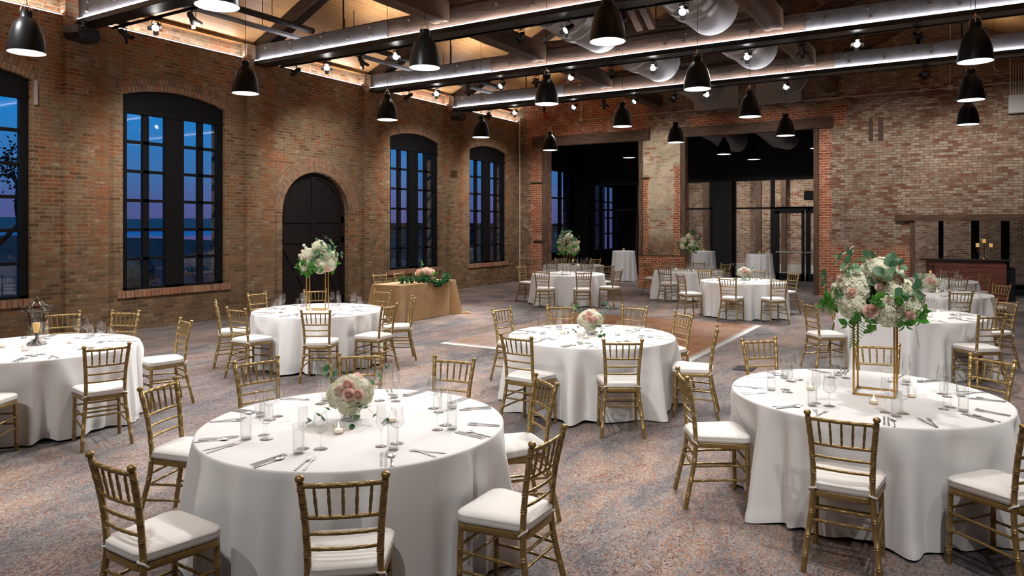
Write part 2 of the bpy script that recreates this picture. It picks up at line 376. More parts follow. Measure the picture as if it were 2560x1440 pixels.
# ---------------- doorway wall (y = YB)
TH = .16
OP = [(-12.0,-8.72,0,4.7), (-7.18,-3.46,0,4.72), (-.95,2.3,0,2.1)]
top = [(XL-.1,EAVE+.25), (XM,EAVE+(XM-XL)*SL+.3), (XR+.1,EAVE+.25)]
mb = MB()
outer = [(XL-.1,0)]
for x0, x1, z0, z1 in OP: outer += [(x0,0),(x0,z1),(x1,z1),(x1,0)]
outer += [(XR+.1,0)] + list(reversed(top))
mb.poly(outer, [], lambda u, v: (u, YB, v)); mb.poly(outer, [], lambda u, v: (u, YB+TH, v))
for x0, x1, z0, z1 in OP:
    mb.add([(x0,YB,0),(x0,YB+TH,0),(x0,YB+TH,z1),(x0,YB,z1),(x1,YB,0),(x1,YB+TH,0),(x1,YB+TH,z1),(x1,YB,z1)], [(0,1,2,3),(4,7,6,5),(3,2,6,7)])
struct('wall_back', mb, M_WB)
wb = bpy.data.objects['wall_back']
m = MB(); 
for k in range(20): m.box(-6.92+k*.065, -6.92+k*.065+.05, YB-.02, YB+.02, 8.08, 8.24)
struct('brick_band', m, M_SILL, parent=wb)
# lintels and jamb posts
def rough_beam(a, b, w, h, axis, seg=14, amp=.012, seed=0):
    R = []
    for i in range(seg+1):
        f = i/seg; r = []
        for sx, sy in ((-1,-1),(-.6,-1.06),(0,-.96),(.6,-1.04),(1,-1),(1.03,0),(1,1),(0,1.02),(-1,1),(-1.03,0)):
            p = [a[j]+(b[j]-a[j])*f for j in range(3)]; o = [k for k in range(3) if k != axis]
            nn = noise.noise(Vector((f*6+seed, sx*2, sy*2)))*amp
            p[o[0]] += sx*(w/2+nn); p[o[1]] += sy*(h/2+nn); r.append(tuple(p))
        R.append(r)
    return MB().rings(R, True, True, True)
lab = {0:'weathered timber lintel over the first brick doorway with red infill above', 1:'long timber lintel over the doorway with the glazed partition behind', 2:'low timber lintel over the bar opening'}
for i, (x0, x1, z0, z1) in enumerate([(-12.62,-8.35,4.70,5.03),(-7.35,-2.96,4.71,5.02),(-1.42,2.65,2.10,2.26)]):
    m = rough_beam((x0,YB-.02,(z0+z1)/2), (x1,YB-.02,(z0+z1)/2), .16, z1-z0, 0, 16, .012, i*3)
    struct('trim_%d' % (10+i), m, M_LINT)
posts = [(-12.14,.26,4.7),(-8.66,.12,4.7),(-7.27,.17,4.7),(-3.40,.13,4.7),(-1.0,.10,2.1)]
for i, (x, w, h) in enumerate(posts):
    struct('trim_%d' % (20+i), rough_beam((x,YB+.02,0), (x,YB+.02,h), w, .13, 2, 18, .01, 5+i), M_JAMB)
struct('trim_30', MB().box(-8.6,-7.36,YB-.035,YB+.01,1.0,1.05), M_JAMB)
struct('trim_31', MB().box(-8.72,-7.2,YB-.05,YB+.01,-.01,1.0), brick('pier_base_brick', RED, MOR_W, [], effamt=.2))
# ---------------- unseen sides of the room, for light
struct('wall_right', MB().add([(XR,YF,0),(XR,YB,0),(XR,YB,6),(XR,YF,6)], [(3,2,1,0)]), M_WB)
gab = [(XL-.1,0),(XR+.1,0),(XR+.1,EAVE),(XM,EAVE+8*SL+.05),(XL-.1,EAVE)]
struct('wall_front', MB().poly(gab, [], lambda u, v: (u, YF, v)), M_WB)
# ---------------- ceiling: plywood on both slopes
for nm, xe, s in (('ceiling_left', XL-.1, 1), ('ceiling_right', XR+.1, -1)):
    m = MB(); ys = [YF, 3.3] + TY + [YB+.0]
    for a, b in zip(ys, ys[1:]):
        for k in range(4):
            x0 = xe + s*8.1*k/4; x1 = xe + s*8.1*(k+1)/4 - s*.006
            z0 = EAVE + abs(x0-xe)*SL; z1 = EAVE + abs(x1-xe)*SL
            m.add([(x0,a+.02,z0),(x1,a+.02,z1),(x1,b-.02,z1),(x0,b-.02,z0),(x0,a+.02,z0+.03),(x1,a+.02,z1+.03),(x1,b-.02,z1+.03),(x0,b-.02,z0+.03)],
                  [(0,1,2,3),(4,7,6,5),(0,4,5,1),(1,5,6,2),(2,6,7,3),(3,7,4,0)] if s > 0 else [(3,2,1,0),(5,6,7,4),(1,5,4,0),(2,6,5,1),(3,7,6,2),(0,4,7,3)])
    struct(nm, m, M_PLY)
struct('ceiling_deck', MB().add([(XL-.5,YF-.1,EAVE-.1),(XM,YF-.1,EAVE+8.5*SL),(XM,YB+.4,EAVE+8.5*SL),(XL-.5,YB+.4,EAVE-.1),(XR+.5,YF-.1,EAVE-.1),(XR+.5,YB+.4,EAVE-.1)], [(0,1,2,3),(1,4,5,2)]), M_PLYE)
struct('ceiling_ridge', MB().box(XM-.12, XM+.12, YF, YB, EAVE+8*SL-.25, EAVE+8*SL+.1), M_PLYE)
struct('trim_40', MB().box(XL-.10, XL+.04, YF, YB, 5.93, 5.97), M_PLYE)
struct('trim_41', MB().box(XR-.04, XR+.1, YF, YB, 5.9, 5.97), M_PLYE)
# ---------------- back passage: black ceiling, glazed partition, far brick wall
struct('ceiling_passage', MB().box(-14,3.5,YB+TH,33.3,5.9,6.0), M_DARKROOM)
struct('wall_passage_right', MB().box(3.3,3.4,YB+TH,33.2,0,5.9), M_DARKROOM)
struct('wall_far', MB().add([(-14,33,0),(3.5,33,0),(3.5,33,5.9),(-14,33,5.9)], [(0,1,2,3)]), M_BACK)
struct('baseboard_far', MB().box(-9.5,-5.2,32.8,33,0,.28), plain('concrete_kerb', (.45,.42,.38), .7, vary=.1))
PY0 = 27.3
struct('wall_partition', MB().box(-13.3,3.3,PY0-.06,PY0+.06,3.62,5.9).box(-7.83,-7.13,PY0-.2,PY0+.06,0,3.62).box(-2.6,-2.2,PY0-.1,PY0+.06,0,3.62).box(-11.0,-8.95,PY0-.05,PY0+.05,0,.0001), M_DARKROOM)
f = MB()
for x0, x1, z0, z1 in [(-13.3,3.3,2.585,2.65),(-13.3,-5.7,0,.12),(-4.45,3.3,0,.12),(-13.3,-13.18,0,3.62),(-10.95,-10.87,0,3.62),(-8.98,-8.9,0,3.62),(-8.0,-7.83,0,3.62),(-7.13,-7.03,0,3.62),(-5.78,-5.64,0,3.62),(-4.5,-4.42,0,2.6),(-3.3,-3.2,0,3.62),
    (-.5,-.36,0,3.62),(.40,.62,0,3.62),(1.2,1.42,0,3.62),(2.4,2.6,0,3.62),(-5.64,-3.3,2.5,2.65)]:
    f.box(x0,x1,PY0-.05,PY0+.05,z0,z1)
gp = thing('glass_partition', 'black framed glass partition in front of the far brick wall', 'partition', (0,0,0))
obj('frame', f, M_BLACK, gp)
for x0, x1 in [(-13.2,-10.95),(-10.87,-8.98),(-8.9,-8.0),(-7.03,-5.78),(-3.2,-.5),(-.3,.34),(.62,1.2),(1.42,2.4)]:
    obj('pane', MB().box(x0,x1,PY0-.004,PY0+.004,.1,3.62), M_GLASS, gp)
gd = thing('door_2', None, None); gd['kind'] = 'structure'
for x0, x1 in [(-5.62,-4.62),(-4.58,-3.34)]:
    fr = MB()
    for a in [(x0,x0+.14,0,2.5),(x1-.1,x1,0,2.5),(x0,x1,2.42,2.5),(x0,x1,0,.26)]: fr.box(a[0],a[1],PY0-.045,PY0+.035,a[2],a[3])
    l = obj('door_leaf', fr, M_BLACK, gd)
    obj('pane', MB().box(x0+.1,x1-.08,PY0-.01,PY0,.26,2.42), M_GLASS, l)
    obj('push_bar', MB().tube([(x0+.04,PY0-.10,1.02),(x1-.04,PY0-.10,1.02)], .022, 8).box(x0+.03,x0+.07,PY0-.1,PY0-.04,1.0,1.04).box(x1-.07,x1-.03,PY0-.1,PY0-.04,1.0,1.04), plain('brushed_steel', (.5,.5,.5), .3, 1), l)
for i, (x, w) in enumerate([(-7.32,.22),(-6.28,.2),(-10.6,.3),(-11.7,.25),(-2.9,.2),(-9.6,.25)]):
    tag(obj('timber_post', rough_beam((x,32.2,0),(x,32.2,5.5), w, .22, 2, 16, .012, i), M_JAMB), ['dark timber post seen through the glass beside the column','dark timber post seen through the glass door','timber post behind the dark partition glass near the window','slim timber post behind the dark partition glass by the outer wall','dark timber post beyond the partition at the doorway edge','dark timber post behind the high cocktail table'][i], 'post', 'timber posts behind the glass partition')
single('exit_box', MB().bbox(-4.62,-4.2,PY0-.14,PY0-.06,2.88,3.2,.01), M_BLACK, 'small black box mounted above the glass door', 'box')
# ---------------- outside
struct('ground_outside', MB().add([(-13.8,-20,-.6),(-13.8,60,-.6),(-330,160,-1.9),(-330,-20,-1.9)], [(0,1,2,3)]), plain('dark_lawn', (.012,.012,.007), 1, vary=.4, scale=1))
t = NT('evening_water'); t.P(Base_Color=(.02,.22,.50), Roughness=.3, Metallic=.6); t.bump(t.noise(t.pos(), 2, 3), .2, .05)
struct('sea', MB().add([(-325,-200,-3),(-325,700,-3),(-700,700,-3),(-700,-200,-3)], [(0,1,2,3)]), t.m)
m = MB(); R = []
for k in range(76):
    y = -200 + k*12; h = 10 + 3*noise.noise(Vector((k*.17, 2, 0))) + 1.5*noise.noise(Vector((k*.7, 5, 0)))
    R.append([(-640,y,-3), (-650,y,h-1), (-690,y,h-1), (-700,y,-3)])
struct('far_shore', m.rings(R, False), plain('hazy_shore', (.50,.30,.26), 1))
w = bpy.data.worlds.new('dusk_sky'); bpy.context.scene.world = w; w.use_nodes = True; nt = w.node_tree
bg = nt.nodes['Background']; tc = nt.nodes.new('ShaderNodeTexCoord'); sx = nt.nodes.new('ShaderNodeSeparateXYZ'); cr = nt.nodes.new('ShaderNodeValToRGB')
nt.links.new(tc.outputs['Generated'], sx.inputs[0]); nt.links.new(sx.outputs[2], cr.inputs[0]); nt.links.new(cr.outputs[0], bg.inputs[0])
e = cr.color_ramp
for _ in range(3): e.elements.new(.5)
for el, (p, c) in zip(e.elements, [(0,(.085,.085,.25)),(.03,(.075,.11,.30)),(.065,(.05,.16,.40)),(.15,(.004,.22,.62)),(1,(.003,.08,.30))]): el.position = p; el.color = (*c, 1)
bg.inputs[1].default_value = 1.15
# ================================================================== ROOF TIMBERS AND SERVICES
M_LED = emit('cool_led_strip', (.86,.88,1.0), 9)
M_STEELDARK = plain('gunmetal_plate', (.095,.092,.098), .45, .2, vary=.25, scale=4, bump=.05)
M_BOLT = plain('bolt_steel', (.55,.53,.5), .3, 1)
M_ROD = plain('black_iron_rod', (.02,.018,.017), .5, .5)
M_TRK = plain('track_black', (.01,.01,.011), .45)
def roofz(x): return EAVE + (8.0-abs(x-XM))*SL
words_t = ['the foremost roof truss, cut by the top edge of the picture by the window wall', 'second roof truss, starting above the pier before the arched door', 'third roof truss, starting above the pier beyond the arched door', 'hindmost roof truss, right before the doorway wall']
random.seed(3)
for ti, ty in enumerate(TY):
    y = ty + .05
    T = thing('roof_truss', words_t[ti], 'truss', (XM, y, 5.5), 0, 'timber roof trusses')
    def L(mb): return mb.xf(Matrix.Translation((-XM, -y, -5.5)))
    obj('tie_beam', L(rough_beam((XL-.05,y,5.77), (XR,y,5.77), .27, .34, 0, 40, .018, ti*7)), M_TIMBER, T)
    obj('lower_rail', L(MB().bbox(XL+.08, XR, y-.182, y+.15, 5.49, 5.585, .006)), M_TRK, T)
    obj('light_strip', L(MB().box(XL+.1, XR, y-.175, y-.158, 5.588, 5.602)), M_LED, T)
    obj('straining_beam', L(rough_beam((-8.0,y,6.03), (-2.7,y,6.03), .24, .2, 0, 16, .014, ti*3+1)), M_TIMBER, T)
    for s in (-1, 1):
        a = (XM+s*8.0, y, EAVE-.12); b = (XM+s*.1, y, roofz(XM+s*.1)-.12)
        obj('rafter', L(MB().bar(a, b, .26, .26)), M_TIMBER, T)
        obj('strut', L(MB().bar((XM+s*.28, y, 6.12), (XM+s*2.6, y, 8.2), .2, .26)), M_TIMBER, T)
        obj('strut', L(MB().bar((XM+s*3.1, y, 5.88), (XM+s*5.4, y, 6.93), .18, .22)), M_TIMBER, T)
        obj('steel_plate', L(MB().box(XM+s*2.9 if s > 0 else XL+.1, XR if s > 0 else XM+s*4.1, y-.152, y-.136, 5.61, 5.925)), M_STEELDARK, T)
        for dx in (1.45, 5.4): 
            x = XM+s*dx; obj('tie_rod', L(MB().tube([(x,y-.0,5.9),(x,y-.0,roofz(x)-.15)], .018, 6)), M_ROD, T)
    obj('shoe_block', L(MB().box(XM-.42, XM+.42, y-.12, y+.12, 6.05, 6.24)), M_TIMBER, T)
    bx = []
    for x in [-12.9,-12.1,-11.2,-10.4,-9.9,-8.9,-8.1,-6.9,-6.2,-5.1,-4.7,-3.3,-2.3,-2.1,-1.3,-.8,-.45,.1,.6]:
        for dz in ([.08,-.08] if random.random() < .45 else [random.choice([.07,-.06,.0])]):
            bx.append((x + random.uniform(-.08,.08), 5.77+dz))
    src = None
    for (x, z) in bx:
        if src is None: src = obj('bolt', MB().lathe([(.014,0),(.026,0),(.026,.014),(.013,.016),(.013,.04)], 8).xf(Matrix.Rotation(pi/2,4,'X')), M_BOLT, T, loc=(x-XM, -.15, z-5.5))
        else: dup(src, (x-XM, -.15, z-5.5), parent=T)
# longitudinal bearers between the trusses
ys = [3.35] + [t+.05 for t in TY] + [YB+.05]
for xi, x in enumerate((-8.08, -2.97)):
    for k in range(5):
        a, b = ys[k]+.15, ys[k+1]-.15
        o = rough_beam((x,a,5.87), (x,b,5.87), .34, .36, 1, 10, .012, k+xi*9)
        ph = ['above the front tables','between the first and second truss','between the second and third truss','between the third and fourth truss','between the last truss and the doorway wall'][k]
        if k == 0: continue
        single('timber_beam', o, M_TIMBERY, 'dark timber cross beam ' + ph + (', on the window side' if xi == 0 else ', on the bar side'), 'beam', 'beams spanning from truss to truss')
for k, (a, b) in enumerate([((-5.40,14.3,6.1),(-5.48,11.2,7.9)), ((-5.66,14.3,6.1),(-5.68,11.2,7.9))]):
    single('timber_brace', MB().bar(a, b, .14, .16), M_TIMBERY, ['slanting timber brace rising from the third truss, inner of the pair','slanting timber brace rising from the third truss, outer of the pair'][k], 'brace', 'braces at the third truss')
# ---------------- linear air diffusers with a round pipe above
for k, (y0, y1) in enumerate([(7.35,10.55),(11.1,14.2),(14.75,17.85)]):
    D = thing('linear_diffuser', ['long slotted metal air diffuser under the plywood, between first and second truss','long slotted metal air diffuser between the second and third truss','long slotted metal air diffuser between the third and fourth truss'][k], 'air diffuser', (-11.75, y0, 5.86), 0, 'linear diffusers along the window wall')
    m = MB()
    for j in range(7): m.box(-.085+j*.024, -.085+j*.024+.012, 0, y1-y0, 0, .035)
    m.box(-.1,.09,0,y1-y0,.035,.045)
    obj('grille', m, M_GAL, D)
    obj('supply_pipe', MB().tube([(.28,-.1,.16),(.28,y1-y0+.15,.16)], .062, 12), M_ROD, D, .6)
    for q in (.8, 2.3): obj('hanger', MB().tube([(0,q,.04),(0,q,.75)], .008, 6).tube([(.28,q,.2),(.28,q,.9)], .008, 6), M_ROD, D)
# ---------------- spiral ducts
t = NT('spiral_duct_steel'); sp = t.n('SeparateXYZ', Vector=t.pos()).outputs; pp = t.math('PINGPONG', t.math('ADD', sp[1], t.math('MULTIPLY', sp[0], .06)), .045)
t.P(Base_Color=t.ramp(t.rng(pp, .0, .012), [(0,(.12,.12,.12)),(1,(.42,.42,.43))]), Metallic=.55, Roughness=.42); t.bump(t.rng(pp, 0, .014), .6, .02); M_SPIRAL = t.m
for k, (x, z, r, y0) in enumerate([(-6.55,6.2,.5,10.9), (-4.15,6.25,.5,10.9)]):
    D = thing('air_duct', ['round spiral steel duct above the trusses, ending in the wall panel over the brick pier','round spiral steel duct above the trusses, ending in the panel over the long lintel'][k], 'duct', (x, y0, z), 0, 'large spiral ducts under the roof')
    def cyl(a, b, rr, n=40, lip=0):
        return MB().rings([[(rr*cos(2*pi*j/n), q-y0, rr*sin(2*pi*j/n)) for j in range(n)] for q in (a, b)])
    n = 48
    obj('duct_body', cyl(y0, YB, r, n), M_SPIRAL, D, True)
    for q in (12.9, 16.3):
        obj('collar', MB().rings([[(rr*cos(2*pi*j/n), q-y0+dy, rr*sin(2*pi*j/n)) for j in range(n)] for rr, dy in ((r,-.32),(r+.035,-.3),(r+.035,-.1),(r+.012,-.08),(r+.012,.05),(r+.04,.07),(r+.04,.26),(r,.28))]), M_GAL, D, .5)
    obj('wall_collar', MB().rings([[(rr*cos(2*pi*j/n), YB-y0+dy, rr*sin(2*pi*j/n)) for j in range(n)] for rr, dy in ((r,-.1),(r+.06,-.1),(r+.06,-.02))]), M_GAL, D, .5)
    for q in (11.8, 15.6, 19.6): obj('hanger', MB().rings([[((r+.012)*cos(2*pi*j/n), q-y0+dy, (r+.012)*sin(2*pi*j/n)) for j in range(n)] for dy in (0,.03)]).tube([(0,q-y0,r),(0,q-y0,roofz(x)-z-.05)], .008, 6), M_ROD, D)
M_PANEL = plain('grey_duct_panel', (.36,.32,.30), .6, vary=.08, scale=2)
single('duct_panel', MB().box(-6.9,-5.56,YB-.06,YB,5.5,7.0), M_PANEL, 'grey wall panel round the duct over the brick pier', 'panel', 'panels behind the ducts')
single('duct_panel', MB().box(-5.06,-3.78,YB-.06,YB,5.54,7.0), M_PANEL, 'grey wall panel round the duct over the long lintel', 'panel', 'panels behind the ducts')
# ducts seen through the second doorway
for k, (x, y) in enumerate([(-6.9,24.4), (-5.2,24.4)]):
    single('elbow_duct', MB().tube([(x,23.2,5.5),(x,23.2,5.9)], .01, 6).tube([(x,YB+.3,5.28),(x,y,5.18),(x+.1,y+.9,5.0),(x+.35,y+1.4,4.95)], [.42,.42,.42,.4], 24), M_SPIRAL, ['grey duct in the dark passage above the second doorway, over the black column','grey duct in the dark passage, above the glass door'][k], 'duct', 'ducts in the dark passage', .6)
# ---------------- lighting tracks and track spotlights
def make_spot():
    s = thing('track_spotlight', '', 'spotlight')
    obj('track_adapter', MB().bbox(-.09,.09,-.02,.02,-.005,.03,.003), M_TRK, s)
    obj('yoke', MB().tube([(0,0,0),(0,0,-.03)], .012, 6).tube([(-.07,0,-.12),(-.07,0,-.04),(-.05,0,-.03),(.05,0,-.03),(.07,0,-.04),(.07,0,-.12)], .007, 6), M_TRK, s)
    h = obj('housing', MB().lathe([(.0001,-.1),(.035,-.1),(.045,-.07),(.052,-.06),(.052,-.05),(.045,-.045),(.05,.02),(.06,.05),(.066,.09),(.06,.095),(.055,.075)], 16, (0,0,0), True, False), M_TRK, s, .6, loc=(0,0,-.13), rot=(radians(-125),0,0))
    m = MB()
    for a in range(4): m.join(MB().add([(.06,-.045,.09),(.06,.045,.09),(.115,.035,.14),(.115,-.035,.14)], [(0,1,2,3)]), Matrix.Rotation(a*pi/2,4,'Z'))
    obj('barn_door', m, M_TRK, h)
    return s
LENS_ON = emit('lit_lens', (1,.97,.93), 40); LENS_OFF = plain('dark_lens', (.03,.03,.035), .15)
SP = {7.4:[(-11.7,1),(-12.66,0),(-10.73,0)],
11.15:[(-11.53,1),(-12.46,0),(-10.54,0),(-9.59,1),(-6.69,0),(-5.72,1),(-4.73,0),(-3.69,1)],
14.8:[(-11.39,1),(-12.3,0),(-10.41,0),(-9.4,1),(-8.47,0),(-7.52,1),(-6.55,0),(-5.57,1),(-3.58,1),(-2.55,0),(-1.6,1),(-.61,0)],
18.5:[(-11.3,1),(-12.25,0),(-9.31,1),(-8.4,0),(-7.45,1),(-6.38,0),(-5.53,1),(-3.54,1),(-.6,0)]}
names_row = {7.4:'first', 11.15:'second', 14.8:'third', 18.5:'last'}
TCEN = [(-3.17,3.3),(-3.46,7.28),(-.57,5.76),(-7.86,7.44),(-7.87,3.72),(-.55,11.25),(-.35,14.98),(-4.0,16.15),(-8.39,16.31),(-6.2,19.15),(-.5,18.5),(-10.1,19.95),(-9.97,12.2)]
spotA = Proto(lambda: (lambda s: (obj('lens', MB().lathe([(.0001,.08),(.056,.08)], 16, (0,0,0), True, False), LENS_ON, KIDS[s.name][2]), s)[1])(make_spot()))
spotB = Proto(lambda: (lambda s: (obj('lens', MB().lathe([(.0001,.07),(.056,.07)], 16, (0,0,0), True, False), LENS_OFF, KIDS[s.name][2]), s)[1])(make_spot()))
SPOTLIGHTS = []
cl = ['closest to the window wall','second','third','fourth','fifth','sixth','seventh','eighth','ninth','tenth','eleventh','twelfth']
for yy, l in SP.items():
    T = thing('lighting_track', 'black lighting track hung under the %s roof truss' % names_row[yy], 'lighting track', (XM, yy, 5.53), 0, 'lighting tracks')
    obj('track', MB().box(-7.7,7.9,-.018,.018,-.02,.02), M_TRK, T)
    for q in range(8): obj('bracket', MB().box(-7.4+q*2.1,-7.25+q*2.1,-.3,.03,.0,.05), M_TRK, T)
    order = sorted(l)
    for x, on in l:
        i = order.index((x, on))
        lb = '%s track spotlight under the %s truss, %s from the window wall' % ('lit' if on else 'unlit', names_row[yy], ['first','second','third','fourth','fifth','sixth','seventh','eighth','ninth','tenth','eleventh','twelfth'][i])
        # lit heads swing towards the tables in front of them
        tx, tyy = min([c for c in TCEN if c[1] < yy-2], key=lambda c: (c[0]-x)**2*1.5 + (c[1]-(yy-5))**2, default=(x, yy-3)) if on else (x+random.uniform(-3,3), yy+random.choice([-3,4,6]))
        rz = atan2(-(tx-x), tyy-yy)
        (spotA if on else spotB)((x, yy, 5.51), rz, lb, 'track spotlights under the trusses')
        if on: SPOTLIGHTS.append((x, yy, tx, tyy))
# ---------------- loudspeakers
def make_speaker():
    s = thing('loudspeaker', '', 'speaker')
    prof = [(-.17,-.1),(.17,-.1),(.22,-.02),(.2,.1),(-.2,.1),(-.22,-.02)]
    m = MB(); m.rings([[(x*sc, y, z*sc) for x, z in prof] for y, sc in ((-.16,.86),(-.15,1),(.12,.95),(.14,.8))], True, True, True)
    obj('cabinet', m, M_TRK, s); obj('wall_bracket', MB().bbox(-.03,.03,.0,.05,.05,.2,.004), M_TRK, s)
    return s
spk = Proto(make_speaker)
spk((-12.95,6.85,5.28), radians(-75), 'black loudspeaker below the end of the foremost truss', 'loudspeakers on the piers', 1.15)
spk((-12.95,17.92,5.30), radians(-75), 'small black loudspeaker below the end of the hindmost truss', 'loudspeakers on the piers', 1.15)
# ---------------- wall fittings
M_COND = plain('painted_conduit', (.5,.46,.4), .45, .3)
def cond(label, pts, r=.012, grp='conduits on the doorway wall'): return single('conduit', MB().tube(pts, r, 8), M_COND, label, 'pipe', grp, .6)
yc = YB-.03
cond('thin horizontal conduit running along the doorway wall above the lintels', [(-10.7,yc,5.52),(XR,yc,5.55)])
cond('short vertical conduit on the red brick above the first doorway', [(-10.75,yc,5.56),(-10.75,yc,6.6)])
cond('short vertical conduit above the bar wall', [(-.14,yc,5.6),(-.14,yc,7.2)])
cond('tall grey pipe standing in the corner of window wall and doorway wall', [(XL+.16,YB-.08,.02),(XL+.16,YB-.08,5.75)], .022)
for x, z, lb in [(-10.75,5.52,'small junction box on the red brick above the first doorway'),(-.14,5.55,'small junction box on the bar wall conduit')]:
    single('junction_box', MB().bbox(x-.06,x+.06,YB-.09,YB,z-.06,z+.06,.006), M_COND, lb, 'junction box')
def arc(cx, cz, r, a0, a1, n=7): return [(cx+r*cos(a0+(a1-a0)*i/n), yc, cz+r*sin(a0+(a1-a0)*i/n)) for i in range(n+1)]
cond('looped conduit bending down into the grey electrical cabinet', arc(.93,5.98,.12,-pi/2,-pi)+arc(.93,6.1,.12,pi,pi/2)+arc(1.06,6.12,.10,pi/2,0)+[(1.16,yc,5.22)], .013)
for k in range(5): cond(['first','second','third','fourth','fifth'][k] + ' straight conduit dropping into the grey electrical cabinet, counted from the loop', [(1.215+k*.055,yc,6.0),(1.215+k*.055,yc,5.22)], .012)
single('electrical_cabinet', MB().bbox(1.1,1.75,YB-.2,YB,4.76,5.22,.01), plain('grey_cabinet', (.30,.27,.27), .5), 'grey electrical cabinet high on the bar wall', 'cabinet')
P_ = thing('sprinkler_pipe', 'dark pipe with red elbow above the first doorway', 'pipe', (-12.04, YB-.3, 5.7))
obj('pipe', MB().tube([(0,0,.15),(0,0,.86)], .05, 12), M_ROD, P_, .6)
obj('elbow', MB().tube([(0,0,.15),(0,0,.03),(.03,.02,-.03),(.1,.1,-.05),(.14,.2,-.05)], .058, 12), plain('red_elbow', (.40,.03,.015), .4), P_, .6)
for x, lb in ((-2.0,'dark timber block set in the bar wall, nearer the doorway post'),(-1.76,'dark timber block set in the bar wall, nearer the electrical cabinet')):
    single('timber_block', MB().bbox(x-.055,x+.055,YB-.03,YB+.02,4.28,4.92,.006), M_TIMBER, lb, 'timber block', 'timber blocks in the brickwork')
for (x0, x1, z, lb) in [(-12.7,-12.15,3.47,'iron bar stub on the first doorway jamb, upper one by the corner'),(-12.6,-12.1,1.45,'iron bar stub on the first doorway jamb, lower one by the corner'),(-8.66,-8.38,3.5,'iron bar stub on the pier beside the first doorway')]:
    single('iron_stub', MB().bbox(x0,x1,YB-.07,YB+.0,z-.02,z+.025,.004), M_JAMB, lb, 'iron bar', 'iron stubs on the jambs')
single('wall_light_bar', MB().bbox(XL,XL+.05,6.22,6.27,4.0,4.42,.006), plain('pale_metal', (.4,.38,.36), .5), 'narrow pale vertical bar on the brick beside the first window', 'wall fitting')
single('wall_brick_box', MB().bbox(XL,XL+.13,17.83,18.15,3.45,3.66,.01), M_TIMBERY, 'small brown box on the pier between the last two windows', 'wall box')
single('floor_plate', MB().bbox(-2.62,-2.36,9.98,10.3,.0,.012,.003), M_TRK, 'black floor outlet plate in the carpet before the front tall bouquet table', 'floor plate')
# ---------------- pendants
M_SHADE = plain('matt_black_shade', (.006,.007,.008), .36, Specular_IOR_Level=.22); M_SHIN = plain('white_reflector', (.50,.54,.53), .5); M_BULB = emit('lamp_bulb', (1,.985,.95), 2.2)
M_BRASSL = plain('polished_nickel', (.75,.62,.5), .2, 1); M_CORD = plain('grey_cord', (.06,.06,.06), .6)
PR = [(.200,0),(.199,.03),(.192,.10),(.181,.17),(.165,.24),(.143,.305),(.115,.355),(.088,.388),(.072,.405),(.066,.415),(.066,.485),(.060,.492)]
def make_pendant():
    p = thing('pendant_lamp', '', 'pendant lamp')
    obj('shade', MB().lathe(PR, 40, (0,0,0), False, True), M_SHADE, p, .6)
    obj('reflector', MB().lathe([(r-.004, z+.001) for r, z in PR[:9]] + [(.0001,.40)], 40, (0,0,0), False, False), M_SHIN, p, True)
    obj('bulb', MB().ball((0,0,.27), .045, 16, 10), M_BULB, p, True)
    m = MB()
    for a in (0, pi/2):
        m.join(MB().tube([(.068*cos(t), 0, .47+.095*sin(t)) for t in [pi*i/12 for i in range(13)]], .004, 6), Matrix.Rotation(a,4,'Z'))
    m.lathe([(.012,.555),(.012,.59),(.006,.6)], 10)
    obj('hanging_loop', m, M_BRASSL, p, .6)
    return p
pend = Proto(make_pendant)
PX = [(-9.35,'row along the window wall'),(-5.86,'second row from the window wall'),(-3.3,'third row from the window wall'),(.2,'row along the bar side')]
PYS = [4.3,7.36,10.6,13.8,17.1]; nth = ['foremost','second','third','fourth','fifth']
PEND = []
for px, rl in PX:
    ns = [y for y in PYS if not ((px > -4 and y == 4.3) or (px > 0 and y == 7.36))]
    for i, y in enumerate(ns):
        o = pend((px, y, 4.0), 0, '%s black bell pendant lamp in the %s' % (nth[i], rl), 'black bell pendants over the tables')
        h = roofz(px) - 4.0 - .06
        obj('cord', MB().tube([(0,0,.59),(0,0,h)], .004, 6), M_CORD, o); obj('ceiling_rose', MB().lathe([(.05,h-.02),(.05,h+.02)], 16), M_BRASSL, o)
        PEND.append((px, y, 4.0))
for (x, y, z, lb) in [(-10.1,24.4,4.42,'black bell pendant beyond the first doorway, nearer its window post'),(-9.35,25.9,4.35,'black bell pendant beyond the first doorway, nearer the pier'),(-6.55,23.9,4.32,'black bell pendant beyond the second doorway, closest to the pier'),(-6.1,26.1,4.3,'black bell pendant beyond the second doorway, in front of the grey duct'),(-3.62,23.6,4.33,'black bell pendant beyond the second doorway, half hidden by its jamb')]:
    o = pend((x, y, z), 0, lb, 'pendants in the dark passage', 1.1)
    obj('cord', MB().tube([(0,0,.59),(0,0,(5.6-z)/1.1)], .004, 6), M_CORD, o); PEND.append((x, y, z))
